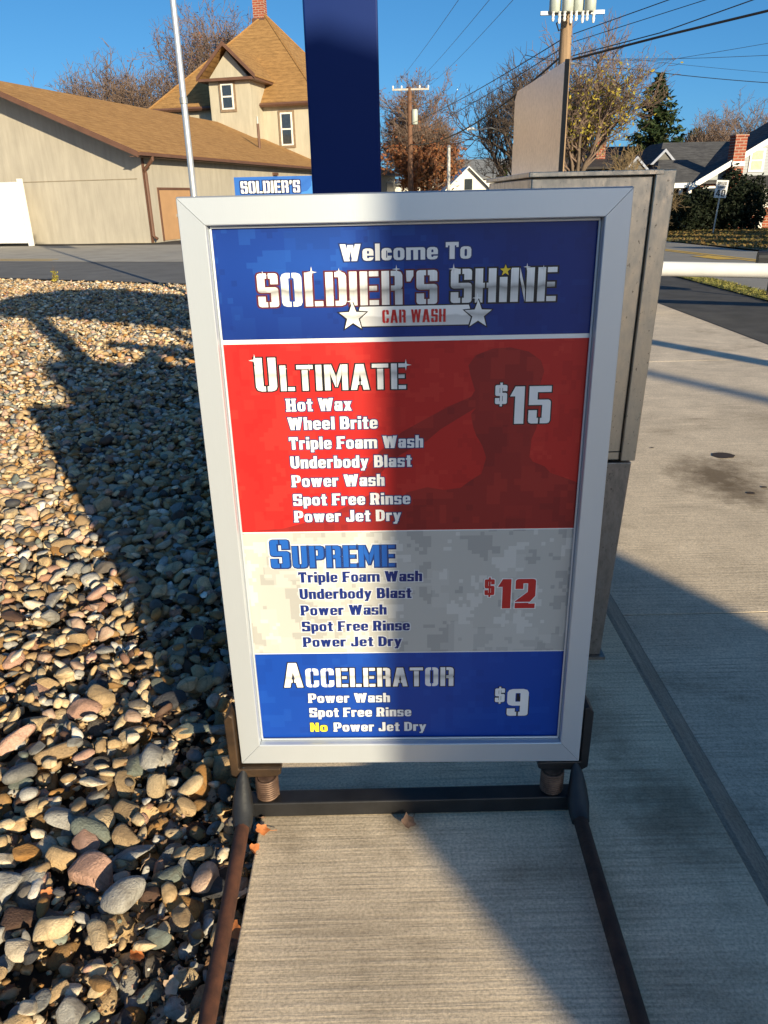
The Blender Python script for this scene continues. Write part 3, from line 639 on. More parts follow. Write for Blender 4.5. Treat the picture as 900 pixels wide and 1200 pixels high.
# spring base in world axes (its own parts under the sign)
def wb(mb, name, mat, **k):
    o = mb.build(name, mat, sign, **k); o.matrix_parent_inverse = (Matrix.Translation(sign.location) @ Matrix.Rotation(R(-1.3), 4, 'Z')).inverted(); return o
def spring(cx, z0, z1):
    mb = MB(); turns = 9; pts = []; n_ = turns*16
    for i in range(n_+1):
        a = 2*math.pi*i/16; pts.append((cx+.029*math.cos(a), 1.668+.029*math.sin(a), z0+(z1-z0)*i/n_))
    mb.tube(pts, .0036, 7); mb.lathe([(.0245, z0-.004), (.0245, z1+.002)], (cx, 1.668, 0), 16); return mb
spr_m = simple('brown spring steel', (.20, .12, .08), .6, .4, var=.5, scale=40, col2=(.07, .04, .028))
def bracket(sx):
    "an L of flat steel that holds the frame's corner: an upright beside it and a foot beneath"
    mb = MB(); x_out = .054+sx*.4675; xo = x_out+sx*.028
    prof = [(xo, .315), (x_out+sx*.014, .334), (x_out+sx*.004, .325), (x_out+sx*.004, .151), (x_out-sx*.112, .151), (x_out-sx*.112, .132), (x_out-sx*.100, .124), (x_out+sx*.010, .122), (xo-sx*.002, .132)]
    mb.prism([(x, 1.664, z) for x, z in prof], (0, .062, 0)); return mb
for sx, bm_ in ((-1, bronze), (1, blackbar)):
    wb(bracket(sx), 'bracket', bm_, bevel=.003)
    wb(spring(.054+sx*.397, .058, .122), 'spring', spr_m, smooth=True)
wb(MB().box(-.42, .53, 1.638, 1.69, .004, .053), 'base_bar', blackbar, bevel=.004)
for sx in (-1, 1):
    x0 = .054+sx*.455
    mb = MB(); mb.tube([(x0+sx*.004, 1.675, .150), (x0+sx*.006, 1.655, .120), (x0+sx*.006, 1.635, .085), (x0+sx*.004, 1.61, .055), (x0+sx*.002, 1.585, .040), (x0+sx*.001, 1.565, .034)], [.005, .018, .026, .030, .027, .024], 12)
    wb(mb, 'rubber_boot', rubber, smooth=True)
    mb = MB(); mb.tube([(x0+sx*.001, 1.60, .040), (x0-sx*.004, 1.35, .032), (x0-sx*.016, .70, .024)], .0195, 14)
    wb(mb, 'foot_pipe', rust if sx < 0 else simple('dark rusty pipe', (.075, .04, .026), .7, .3, scale=22, bmp=.6, bscale=160, col2=(.03, .018, .014)), smooth=True)

# ---------------------------------------------------------------- pay cabinet, hood and blue post
def steel_mat(name, base, rough=.34, metal=.9, mott=.5):
    m, n, b = newmat(name); v = coords(n); br = noise(n, coords(n, (260, 260, 3)), 1, 3, .6); f = noise(n, coords(n, (30, 30, 12)), 1.5, 6, .7); f2 = noise(n, v, 2.2, 4, .6)
    c = mix(n, mott, base, ramp(n, f, [(.35, g(.35)), (.62, g(1.05))]), 'MULTIPLY'); c = mix(n, .3, c, ramp(n, f2, [(.3, g(.6)), (.7, g(1.05))]), 'MULTIPLY')
    sp = ramp(n, noise(n, coords(n, (90, 90, 45)), 1, 3, .8), [(.62, g(0)), (.70, g(.8))]); c = mix(n, sp, c, (.05, .035, .025))
    setc(n, b, c); b.inputs['Metallic'].default_value = metal; b.inputs['Roughness'].default_value = rough
    n.links.new(ramp(n, f, [(.3, g(rough+.22)), (.7, g(rough-.06))]), b.inputs['Roughness']); bump(n, b, br, .12, .001); return m
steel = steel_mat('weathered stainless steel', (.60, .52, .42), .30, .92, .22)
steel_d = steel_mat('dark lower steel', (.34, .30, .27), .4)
cab = thing('pay_cabinet', 'weathered stainless steel pay cabinet behind the menu sign', 'cabinet', (.64, 2.4, 0))
def cb(mb, name, mat, **k): return mb.build(name, mat, cab, **k)
cb(MB().prism([(-.19, 0, .772), (.148, 0, .772), (.165, 0, 1.64), (-.19, 0, 1.64)], (0, .90, 0)), 'upper_box', steel, bevel=.004)
cb(MB().prism([(.150, -.012, .772), (.198, -.012, .772), (.226, -.012, 1.655), (.167, -.012, 1.655)], (0, .91, 0)), 'side_flange', steel, bevel=.003)
cb(MB().box(-.20, .19, -.015, .92, 1.642, 1.656), 'lid', steel, bevel=.002)
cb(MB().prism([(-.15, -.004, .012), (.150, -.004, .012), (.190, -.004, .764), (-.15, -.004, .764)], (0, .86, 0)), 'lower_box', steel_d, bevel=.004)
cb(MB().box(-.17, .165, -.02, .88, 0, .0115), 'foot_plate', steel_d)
cb(MB().box(-.07, .10, -.004, -.0005, 1.18, 1.42), 'terminal_panel', simple('black terminal glass', (.01, .01, .012), .15), bevel=.002)
hood_m, n, b = newmat('pitted pale hood sheet')
v = coords(n); f = noise(n, v, 55, 4, .75); f2 = noise(n, v, 2.5, 4, .6)
c = mix(n, .4, (.88, .78, .70), ramp(n, f, [(.36, g(.62)), (.6, g(1.1))]), 'MULTIPLY'); c = mix(n, .5, c, ramp(n, f2, [(.3, g(.75)), (.7, g(1.05))]), 'MULTIPLY')
setc(n, b, c); b.inputs['Metallic'].default_value = .95; b.inputs['Roughness'].default_value = .3; bump(n, b, f, .15, .001)
edge = simple('dark hood edge', (.035, .032, .03), .5, .3)
cb(MB().box(-.185, .16, -.003, -.0005, .800, .803), 'door_seam', edge); cb(MB().box(-.01, .03, -.016, -.0005, 1.02, 1.06), 'lock', steel_d, bevel=.003)
hood = thing('cabinet_hood', 'pitted metal rain hood standing on top of the pay cabinet', 'hood', (.54, 2.45, 1.656))
def hb(mb, name, mat, **k): return mb.build(name, mat, hood, **k)
hb(MB().prism([(0, 0, .0905), (0, .85, .1205), (0, .85, .275), (0, .80, .300), (0, 0, .286)], (.004, 0, 0)), 'side_sheet', hood_m)
hb(MB().prism([(-.002, 0, .0), (-.002, .85, .0), (-.002, .85, .121), (-.002, 0, .091)], (.005, 0, 0)), 'lower_side_sheet', hood_m)
hb(MB().box(-.003, .009, -.007, -.0005, .0, .289), 'front_edge', edge)

bluem = simple('glossy blue powder coat', (.005, .021, .125), .5, var=.12, scale=1.5, spec=.12)
post = thing('blue_post', 'tall square blue steel post behind the menu sign', 'post', (-.096, 2.785, 0))
MB().box(-.112, .112, -.112, .112, .02, 3.26).build('pole', bluem, post, bevel=.006)
MB().box(-.17, .17, -.17, .17, 0, .0195).build('base_plate', bluem, post, bevel=.002)
# a flat rounded canopy on the post and a light arm below it: both above the picture, their shadows lie on the gravel
can = thing('drive_canopy', 'blue rounded canopy roof carried by the blue post', 'canopy', (0, 0, 3.30))
fp = [(-1.35, 4.1), (-1.0, 3.0), (-.47, 2.43), (-.1, 2.5), (.3, 2.45), (1.3, 1.8), (2.9, .77), (3.6, .9), (4.2, 1.6), (4.6, 2.6), (3.6, 3.9), (1.9, 4.76), (.58, 5.85), (-.1, 6.2), (-.7, 6.15), (-1.25, 5.6), (-1.42, 4.9)]
MB().prism([(x, y, 0) for x, y in fp], (0, 0, .16)).build('roof_slab', bluem, can, bevel=.03)
MB().box(-.6, 2.2, -.06, .06, -.10, -.002, T=lambda q: Matrix.Rotation(R(-14), 3, 'Z') @ Vector(q)+Vector((.2, 3.2, 0))).build('beam', bluem, can)
arm = thing('light_arm', 'straight steel light arm under the canopy', 'light', (.52, 2.62, 2.27), R(-30))
MB().tube([(0, 0, .09), (.16, 0, .11), (3.0, 0, .12)], [.03, .085, .095], 10).build('arm', steel, arm, smooth=True)
MB().box(1.9, 2.0, -.05, .05, .2, 1.03).build('hanger', steel, arm)
MB().box(.7, 1.6, -.07, .07, -.06, .0).build('lamp_housing', simple('white lamp housing', (.7, .7, .7), .5), arm)

# ---------------------------------------------------------------- white bar, mailbox, lamp posts, unseen shade wall
wpaint = simple('white paint', (.80, .79, .76), .5, var=.08, scale=4, bmp=.1)
barr = thing('barrier_rail', 'thick white horizontal barrier rail beyond the drive lane', 'barrier', (3.9, 11.3, 0))
B0, B1 = Vector((-.7, .55, .56)), Vector((4.2, -1.75, .53))
MB().tube([B0, B1], .10, 20).build('rail', wpaint, barr, smooth=True)
for f in (.16, .86):
    q = B0.lerp(B1, f); MB().tube([(q.x, q.y, -.02), (q.x, q.y, q.z-.11)], .05, 10).build('rail_post', wpaint, barr, smooth=True)
mb_ = thing('mailbox', 'small black mailbox on a thin post beside the road', 'mailbox', (6.22, 12.5, -.03))
dk = simple('black mailbox metal', (.02, .02, .022), .4, var=.3)
p = [(.10*math.cos(a*math.pi/8), .10*math.sin(a*math.pi/8)) for a in range(9)]
MB().prism([(x*1.0, -.26, .62+z) for x, z in p]+[(-.10, -.26, .52), (.10, -.26, .52)], (0, .5, 0)).build('box', dk, mb_, bevel=.004).rotation_euler = (0, 0, R(75))
MB().tube([(0, 0, -.05), (0, 0, .52)], .03, 8).build('post', simple('weathered post', (.05, .04, .035), .8), mb_)
galv = simple('galvanised steel', (.42, .43, .43), .45, .6, var=.15, scale=8)
def lamp_post(x, y, h, r, label):
    t = thing('lamp_post', label, 'lamp post', (x, y, -.05), 0, None)
    MB().tube([(0, 0, .0), (0, 0, h)], [r, r*.8], 14).build('pole', galv, t, smooth=True)
    MB().box(-.18, .18, -.18, .18, 0, .03).build('base', galv, t)
    MB().tube([(0, 0, h-.1), (.4, .3, h+.15), (1.1, .8, h+.2)], .04, 8).build('arm', galv, t, smooth=True)
    MB().box(.95, 1.5, .65, 1.0, h+.12, h+.25).build('lamp_head', galv, t, bevel=.02)
lamp_post(7.19*.873+4*.488, 7.19*.488-4*.873, 5.6, .15, 'steel lamp post right of the drive lane, the nearer one')
lamp_post(5.88*.873+24*.488, 5.88*.488-24*.873, 10.5, .13, 'steel lamp post behind the viewer, the farther one')
blk = simple('painted concrete block', (.55, .47, .36), .9, var=.1, scale=3, bmp=.3)
bw = thing('shade_wall', 'unseen tan block wall added to shade the menu sign and lane', 'wall', (4.65, -6.30, 0), R(-30.2))
MB().box(0, 2.95, -.2, .2, -.05, 4.98).build('wall', blk, bw)  # unseen wall, placed and sized for the shadow across sign and lane
MB().box(-.02, 2.97, -.22, .22, 4.981, 5.04).build('cap', simple('brown cap', (.08, .05, .03), .6), bw)

# ---------------------------------------------------------------- buildings on the left
A_ = R(14.5); HU = Vector((math.sin(A_), math.cos(A_), 0)); HV = Vector((-math.cos(A_), math.sin(A_), 0)); HC = Vector((-9.72, 34.74, 0))
HM4 = Matrix(((HU.x, HV.x, 0, HC.x), (HU.y, HV.y, 0, HC.y), (0, 0, 1, 0), (0, 0, 0, 1)))     # local frame: x along the long wall, y into the building
class LB(MB):
    def build(s, name, mats, parent=None, **k):
        s.v = [tuple(HM4 @ Vector(p)-(parent.location if parent else Vector())) for p in s.v]
        return super().build(name, mats, parent, **k)
def siding(name, base, pitch=.2, ax='x'):
    m, n, b = newmat(name); t = node(n, 'ShaderNodeTexCoord'); mp = node(n, 'ShaderNodeMapping'); mp.inputs['Rotation'].default_value = (0, 0, -(math.pi/2-A_))
    n.links.new(t.outputs['Object'], mp.inputs[0]); s_ = node(n, 'ShaderNodeSeparateXYZ'); n.links.new(mp.outputs[0], s_.inputs[0])
    xy = math_(n, 'ADD', s_.outputs[0], s_.outputs[1]); fr = math_(n, 'FRACT', math_(n, 'DIVIDE', xy, pitch))
    gv = ramp(n, fr, [(0, g(0)), (.07, g(1)), (.93, g(1)), (1, g(0))])
    f = noise(n, coords(n, (3, 3, .5)), 1.2, 5, .6); f2 = noise(n, coords(n, (1, 1, 1)), .35, 4, .6)
    c = mix(n, .6, base, ramp(n, f, [(.3, g(.72)), (.7, g(1.08))]), 'MULTIPLY'); c = mix(n, .5, c, ramp(n, f2, [(.3, g(.8)), (.7, g(1.1))]), 'MULTIPLY')
    c = mix(n, .07, c, gv, 'MULTIPLY'); setc(n, b, c); b.inputs['Roughness'].default_value = .85; bump(n, b, gv, .3, .008); return m
def shingles(name, base, dark, row=.30, slope_axis=None):
    m, n, b = newmat(name); t = node(n, 'ShaderNodeTexCoord'); s_ = node(n, 'ShaderNodeSeparateXYZ'); n.links.new(t.outputs['Object'], s_.inputs[0])
    v = coords(n, (1.6, 1.6, 7)); f = noise(n, v, 1.2, 3, .7); f2 = noise(n, coords(n), .5, 3, .5); fi = noise(n, coords(n), 18, 3, .6)
    c = ramp(n, f, [(.32, dark), (.66, base)]); c = mix(n, .35, c, ramp(n, f2, [(.3, g(.75)), (.7, g(1.05))]), 'MULTIPLY'); c = mix(n, .3, c, ramp(n, fi, [(.3, g(.6)), (.7, g(1.1))]), 'MULTIPLY')
    fr = math_(n, 'FRACT', math_(n, 'DIVIDE', s_.outputs[2], row)); ln = ramp(n, fr, [(0, g(.0)), (.16, g(1)), (1, g(.85))]); c = mix(n, .35, c, ln, 'MULTIPLY')
    setc(n, b, c); b.inputs['Roughness'].default_value = .95; b.inputs['Specular IOR Level'].default_value = .2; bump(n, b, ln, .6, .02); return m
tan = siding('tan grooved siding', (.405, .37, .31)); tan2 = siding('cream grooved siding', (.47, .43, .34), .3)
shg = shingles('brown shingles', (.43, .245, .095), (.30, .16, .06), .14); shg2 = shingles('steep brown shingles', (.40, .23, .09), (.25, .14, .055), .26)
trim = simple('brown trim', (.13, .065, .042), .55, var=.2, scale=2); dark = simple('dark opening', (.02, .02, .022), .4)
glass = simple('dark window glass', (.035, .045, .055), .08, spec=.9); wframe = simple('white window frame', (.75, .73, .68), .6, var=.08)
hall = thing('low_hall', 'long tan hall with a low brown shingle roof left of the blue post', 'building', (-9.72, 34.74, 0))
LB().prism([(0, .02, -.1), (0, 14.0, -.1), (0, 14.0, 3.45), (0, 7.03, 6.3), (0, .02, 3.45)], (.25, 0, 0)).build('gable_wall', tan, hall)
LB().box(.252, 24.7, 0, .25, -.1, 3.44).build('wall', tan, hall)
LB().box(.252, 24.7, 13.75, 14.0, -.1, 3.44).build('wall', tan, hall)
k_ = 3.10/7.53
def roofpl(u0, u1, v0, z0, v1, z1, th=.09):
    return [(u0, v0, z0), (u1, v0, z0), (u1, v1, z1), (u0, v1, z1)], (0, 0, th)
LB().prism(*roofpl(-1.07, 24.75, -.5, 3.41, 7.03, 6.51)).build('roof_slope', shg, hall)
LB().prism(*roofpl(-1.07, 24.75, 14.56, 3.41, 7.033, 6.51)).build('roof_slope', shg, hall)
LB().prism([(-1.1, -.52, 3.27), (-1.1, 7.03, 6.37), (-1.1, 7.03, 6.59), (-1.1, -.52, 3.49)], (.028, 0, 0)).build('rake_board', trim, hall)
LB().prism([(-1.1, 14.58, 3.27), (-1.1, 7.032, 6.37), (-1.1, 7.032, 6.59), (-1.1, 14.58, 3.49)], (.028, 0, 0)).build('rake_board', trim, hall)
LB().box(-1.05, 46, -.64, -.505, 3.34, 3.47).build('gutter', trim, hall)
LB().box(-1.05, 46, -.50, -.1, 3.30, 3.325).build('soffit', trim, hall)
LB().tube([(-.10, -.57, 3.34), (-.10, -.57, 3.22), (.02, -.10, 2.85), (.06, -.09, 2.7), (.06, -.09, .25), (.08, -.25, .12)], .075, 8).build('downspout', trim, hall)
LB().box(-.03, .14, -.03, -.001, -.05, 3.40).build('corner_board', trim, hall)
LB().box(-.02, -.001, .3, 13.9, 2.50, 2.53).build('panel_joint', simple('panel joint trim', (.25, .21, .15), .8), hall)  # thin darker strip across the gable siding
doorm = simple('orange tan door', (.42, .25, .13), .6, var=.1, scale=2)
fr_ = LB(); fr_.box(.98, 4.0, -.05, -.002, 2.08, 2.18); fr_.box(.98, 1.07, -.05, -.002, 0, 2.079); fr_.box(3.91, 4.0, -.05, -.002, 0, 2.079); fr_.build('door_frame', trim, hall)
for u0 in (1.08, 2.50):
    d = LB().box(u0, u0+1.40, -.04, -.003, .02, 2.07).build('door', doorm, hall)
    hd = LB().box(u0+(1.28 if u0 < 2 else .06), u0+(1.33 if u0 < 2 else .11), -.10, -.041, .95, 1.08).build('door_handle', galv, hall); hd.parent = d
LB().tube([(18.1, 2.15, 4.3), (18.1, 2.15, 5.95)], .09, 8).build('vent_pipe', trim, hall); LB().tube([(18.1, 2.15, 5.951), (18.1, 2.15, 6.35)], .05, 8).build('vent_cap', galv, hall)
LB().box(14.5, 15.2, -.12, -.002, 2.9, 3.05).build('wall_lamp', trim, hall)
# far wing
LB().box(24.75, 46, 0, .25, -.1, 3.44).build('wing_wall', tan2, hall)
LB().prism(*roofpl(24.755, 46.3, -.5, 3.41, 3.6, 5.1)).build('wing_roof', shg, hall)
LB().box(45.8, 46, .25, 6, -.1, 3.44).build('wing_wall', tan2, hall)
for u0 in (37.0, 42.5): LB().box(u0, u0+2.6, -.03, -.002, 1.2, 2.8).build('window', dark, hall)

house = thing('tall_house', 'tan two storey house with steep brown pyramid roof and brick chimney', 'house', tuple(HM4 @ Vector((30.9, 6.2, 0))))
hu0, hu1, hv0, hv1 = 24.8, 37.0, .45, 12.6
LB().box(hu0, hu0+.25, hv0, hv1, 0, 7.55).build('wall', tan2, house); LB().box(hu0+.25, hu1, hv0, hv0+.25, 0, 7.55).build('wall', tan2, house)
LB().box(hu0+.25, hu1, hv1-.25, hv1, 0, 7.55).build('wall', tan2, house); LB().box(hu1-.25, hu1, hv0+.25, hv1-.25, 0, 7.55).build('wall', tan2, house)
ap = (30.9, 6.2, 14.25); ev = [(24.3, -.08, 7.62), (24.3, 13.12, 7.62), (37.5, 13.12, 7.62), (37.5, -.08, 7.62)]
for i in range(4):
    a, b2 = Vector(ev[i]), Vector(ev[(i+1) % 4]); c0 = Vector(ap); nn = (b2-a).cross(c0-a).normalized()*.08
    LB().prism([a, b2, c0], nn).build('roof_slope', shg2, house)
for i, j in ((0, 1), (1, 2), (2, 3), (3, 0)): LB().tube([ev[i], ev[j]], .13, 4).build('eave_gutter', trim, house)
for q in ev[:2]+[ev[3]]: LB().tube([q, ap], .09, 4).build('ridge_cap', shg, house)
brick_m, n, b = newmat('red brick'); bt = node(n, 'ShaderNodeTexBrick'); bt.inputs['Scale'].default_value = 1; bt.inputs['Brick Width'].default_value = .42; bt.inputs['Row Height'].default_value = .15; bt.inputs['Mortar Size'].default_value = .018
bt.inputs['Color1'].default_value = (.32, .075, .035, 1); bt.inputs['Color2'].default_value = (.22, .05, .03, 1); bt.inputs['Mortar'].default_value = (.35, .28, .22, 1)
n.links.new(coords(n, rot=(R(90), 0, 0)), bt.inputs['Vector']); n.links.new(bt.outputs[0], b.inputs['Base Color']); b.inputs['Roughness'].default_value = .9
LB().box(30.6, 31.4, 6.2, 7.0, 13.0, 16.6).build('chimney', brick_m, house); LB().box(30.5, 31.5, 6.1, 7.1, 13.0, 14.0).build('chimney_flashing', trim, house)
LB().box(30.5, 31.5, 6.1, 7.1, 16.601, 16.8).build('chimney_cap', brick_m, house)
# bay with its own gable
LB().box(22.8, 28.5, 4.45, 7.42, 4.0, 9.0).build('bay_wall', tan2, house)
LB().prism([(22.8, 4.55, 9.22), (22.8, 7.32, 9.22), (22.8, 5.93, 10.75)], (5, 0, 0)).build('bay_gable', tan2, house)
for v1 in (3.85, 8.0): LB().prism([(22.3, v1, 9.12), (28.2, v1, 9.12), (28.2, 5.93, 11.05), (22.3, 5.93, 11.05)], (0, 0, .10)).build('bay_roof', shg2, house)
LB().prism([(22.25, 3.85, 8.98), (22.25, 8.0, 8.98), (22.25, 8.0, 9.2), (22.25, 5.93, 11.18), (22.25, 3.85, 9.2), (22.25, 4.35, 9.2), (22.25, 5.93, 10.72), (22.25, 7.5, 9.2), (22.25, 7.5, 9.18), (22.25, 4.35, 9.18)][:5][::1], (.02, 0, 0)) if False else None
for (va, za), (vb, zb) in (((3.82, 9.0), (5.93, 10.98)), ((8.03, 9.0), (5.93, 10.98))):
    LB().prism([(22.22, va, za), (22.22, vb, zb), (22.22, vb, zb+.26), (22.22, va, za+.26)], (.075, 0, 0)).build('bay_rake', trim, house)
LB().box(22.3, 28, 3.9, 7.95, 8.98, 9.14).build('bay_cornice', trim, house)
wtrim = simple('tan brown window trim', (.24, .17, .11), .6)
def lwin(parent, u, v0, v1, z0, z1):
    f = LB().box(u-.08, u-.002, v0-.16, v1+.16, z0-.15, z1+.13).build('window', wtrim, parent)
    q = LB().box(u-.11, u-.081, v0-.02, v1+.02, z0, z1).build('frame', wframe, parent); q.parent = f
    for a, b2 in ((z0+.10, (z0+z1)/2-.05), ((z0+z1)/2+.05, z1-.10)):
        q = LB().box(u-.125, u-.111, v0+.1, v1-.1, a, b2).build('pane', glass, parent); q.parent = f
lwin(house, 22.8, 5.66, 6.52, 7.3, 8.85); lwin(house, 24.8, 2.3, 3.15, 5.08, 7.15); lwin(house, 24.8, 10.2, 11.0, 5.0, 7.15)

ban = thing('banner_sign', 'blue banner sign reading SOLDIER\'S beside the blue post', 'banner', (-3.4, 28, 0))
MB().box(-1.40, 1.44, -.02, .02, .95, 2.31).build('board', flat('banner blue', (.02, .12, .45), .5), ban)
for x in (-1.3, 1.3): MB().box(x-.05, x+.05, .021, .10, -.02, 2.28).build('banner_post', galv, ban)
mb2 = MB(); text(mb2, "SOLDIER'S", COND, -1.19, 1.80, .38, 2.0, .035, -.026, .07); mb2.build('lettering_outline', P_['navy'], ban, fixn=False)
mb2 = MB(); text(mb2, "SOLDIER'S", COND, -1.19, 1.80, .38, 2.0, 0, -.030, .07); mb2.build('lettering', P_['white'], ban, fixn=False)
mb2 = MB(); text(mb2, "SHINE CAR WASH", PLAIN, -1.19, 1.30, .30, 2.4, 0, -.030, .07); mb2.build('lettering', P_['white'], ban, fixn=False)
sil2 = [(.82, 1.55), (1.42, 1.55), (1.42, 1.95), (1.36, 2.0), (1.36, 2.12), (1.28, 2.2), (1.20, 2.12), (1.20, 2.0), (1.05, 1.84), (.85, 1.80)]
MB().add([(x, -.024, z) for x, z in sil2], [list(range(len(sil2)))]).build('figure_print', flat('pale blue print', (.05, .22, .60)), ban, fixn=False)

fen = thing('vinyl_fence', 'bright white vinyl fence panel against the tan hall', 'fence', (-15.85, 35.3, -.05), R(-14))
for i in range(6): MB().box(-2.6+i*.55, -2.06+i*.55, -.03, .03, .12, 2.56).build('panel', wpaint, fen)
MB().box(-2.62, .72, -.05, .05, 2.22, 2.36).build('rail', wpaint, fen); MB().box(-2.62, .72, -.05, .05, .18, .34).build('rail', wpaint, fen)
MB().box(.74, .90, -.09, .09, -.03, 2.68).build('post', wpaint, fen); MB().box(-2.80, -2.63, -.09, .09, -.03, 2.68).build('post', wpaint, fen)

fp_ = thing('flagpole', 'thin silver flagpole left of the menu sign', 'flagpole', (-3.19, 14.4, -.1))
pm = simple('satin silver pole', (.62, .63, .65), .35, .6, var=.1, scale=3)
MB().tube([(0, 0, 0), (0, 0, 7.6)], [.058, .045], 16).build('pole', pm, fp_, smooth=True)
MB().lathe([(.045, 3.20), (.066, 3.21), (.066, 3.30), (.045, 3.31)], k=16).build('joint_ring', galv, fp_, smooth=True)
MB().lathe([(.09, 0), (.09, .06), (.07, .12)], k=16).build('base_collar', galv, fp_)
MB().lathe([(.01, 7.6), (.06, 7.64), (.08, 7.70), (.06, 7.76), (.01, 7.80)], k=14).build('finial', pm, fp_, smooth=True)
fcl = MB(); N1, N2 = 10, 6
vs_ = [(.06+.11*i, .05*math.sin(i*.9+j*.3), 7.45-1.1*j/N2-.35*i/N1) for i in range(N1+1) for j in range(N2+1)]
fcl.add(vs_, [(i*(N2+1)+j, (i+1)*(N2+1)+j, (i+1)*(N2+1)+j+1, i*(N2+1)+j+1) for i in range(N1) for j in range(N2)]).build('flag', simple('red white flag cloth', (.5, .1, .1), .8), fp_, fixn=False)

# ---------------------------------------------------------------- right house
rh = thing('brick_bungalow', 'grey roofed bungalow with white gable trim and brick chimney on the right', 'house', (20, 47, -.62))
def rb(mb, name, mat, **k):
    mb.v = [(p[0]-20, p[1]-47, p[2]+.62) for p in mb.v]; return mb.build(name, mat, rh, **k)
bsid, n, b = newmat('blue grey lap siding'); t = node(n, 'ShaderNodeTexCoord'); s_ = node(n, 'ShaderNodeSeparateXYZ'); n.links.new(t.outputs['Object'], s_.inputs[0])
fr = math_(n, 'FRACT', math_(n, 'DIVIDE', s_.outputs[2], .16)); ln = ramp(n, fr, [(0, g(.55)), (.2, g(1)), (1, g(1))]); setc(n, b, mix(n, 1, (.34, .37, .40), ln, 'MULTIPLY')); b.inputs['Roughness'].default_value = .7
gsh = shingles('grey shingles', (.115, .115, .12), (.06, .06, .065), .14)
whitem = simple('white trim paint', (.80, .79, .77), .55, var=.05)
rb(MB().prism([(18.6, 47.3, 2.05), (30.4, 47.3, 2.05), (30.4, 47.3, 2.1), (24.5, 47.3, 5.35), (18.6, 47.3, 2.1)], (0, .2, 0)), 'gable_wall', bsid)
rb(MB().box(18.6, 30.4, 47.3, 47.5, -.65, 2.048), 'brick_wall', brick_m)
rb(MB().box(18.6, 18.8, 47.5, 60, -.65, 2.2), 'side_wall', brick_m)
for xe in (17.75, 31.25): rb(MB().prism([(xe, 46.7, 1.72), (24.5, 46.7, 5.55), (24.5, 51.5, 5.55), (xe, 51.5, 1.72)], (0, 0, .10)), 'gable_roof_slope', gsh)
for xe in (17.7, 31.3): rb(MB().prism([(xe, 46.6, 1.50), (24.5, 46.6, 5.37), (24.5, 46.6, 5.68), (xe, 46.6, 1.82)], (0, .09, 0)), 'rake_board', whitem)
rb(MB().prism([(15.8, 47.0, 1.88), (26, 47.0, 1.88), (23.4, 53.5, 4.3), (18.3, 53.5, 4.3)], (0, 0, .09)), 'main_roof', gsh)
rb(MB().prism([(15.8, 47.0, 1.88), (18.3, 53.5, 4.3), (18.3, 56, 4.3), (15.8, 60, 1.88)], (0, 0, .09)), 'main_roof', gsh)
rb(MB().box(15.7, 17.95, 46.9, 47.0, 1.70, 1.96), 'fascia', whitem)
blt = simple('blue grey trim', (.30, .33, .42), .6)
for cx, cy, z0, hw, hh in ((15.15, 48.4, 2.55, .66, .72), (17.5, 50.6, 3.1, .56, .62)):
    rb(MB().prism([(cx-hw, cy, z0), (cx+hw, cy, z0), (cx, cy, z0+hh)], (0, 2.5, 0)), 'dormer', dark)
    for sx in (-1, 1): rb(MB().prism([(cx+sx*(hw+.12), cy-.1, z0-.05), (cx, cy-.1, z0+hh+.02), (cx, cy-.1, z0+hh+.2), (cx+sx*(hw+.3), cy-.1, z0-.05)], (0, .15, 0)), 'dormer_trim', blt)
    for sx in (-1, 1): rb(MB().prism([(cx+sx*(hw+.28), cy+.06, z0-.06), (cx, cy+.06, z0+hh+.15), (cx, cy+3.4, z0+hh+.15), (cx+sx*(hw+.28), cy+3.4, z0-.06)], (0, 0, .05)), 'dormer_roof', gsh)
rb(MB().box(14.4, 16.3, 48.7, 54, -.65, 2.5), 'side_wall', brick_m)
rb(MB().box(19.95, 20.6, 46.55, 47.29, -.65, 4.25), 'chimney', brick_m); rb(MB().box(19.9, 20.65, 46.5, 47.3, 4.251, 4.36), 'chimney_cap', brick_m)
rb(MB().box(19.93, 20.62, 46.5, 46.548, 2.75, 3.0), 'chimney_flashing', whitem)
wn = rb(MB().box(21.2, 22.05, 47.24, 47.298, 2.45, 3.68), 'window', whitem)
for z0, z1 in ((2.57, 3.02), (3.10, 3.56)):
    q = rb(MB().box(21.33, 21.92, 47.22, 47.239, z0, z1), 'pane', simple('cream blind', (.55, .48, .30), .5)); q.parent = wn
rb(MB().prism([(20.8, 44.9, 1.62), (30, 44.9, 1.62), (30, 47.3, 2.12), (20.8, 47.3, 2.12)], (0, 0, .14)), 'porch_roof', simple('dark porch roof', (.03, .03, .032), .9))
for x in (21.3, 22.2, 24.5, 27): rb(MB().box(x-.1, x+.1, 45.0, 45.2, -.65, 1.6), 'porch_post', whitem)
for x0 in (18.75, 21.2, 22.5):
    wn = rb(MB().box(x0, x0+.8, 47.25, 47.298, .55, 1.75), 'window', whitem)
    q = rb(MB().box(x0+.1, x0+.7, 47.235, 47.249, .65, 1.65), 'pane', glass); q.parent = wn
rb(MB().box(15.9, 18.1, 49, 49.2, -.65, 1.9), 'porch_back', dark)
for x in (15.9, 16.6, 17.45, 17.95): rb(MB().box(x-.1, x+.1, 47.1, 47.3, -.65, 1.87), 'porch_post', whitem)
rb(MB().box(15.8, 18.0, 47.05, 47.12, .35, .45), 'porch_rail', whitem)

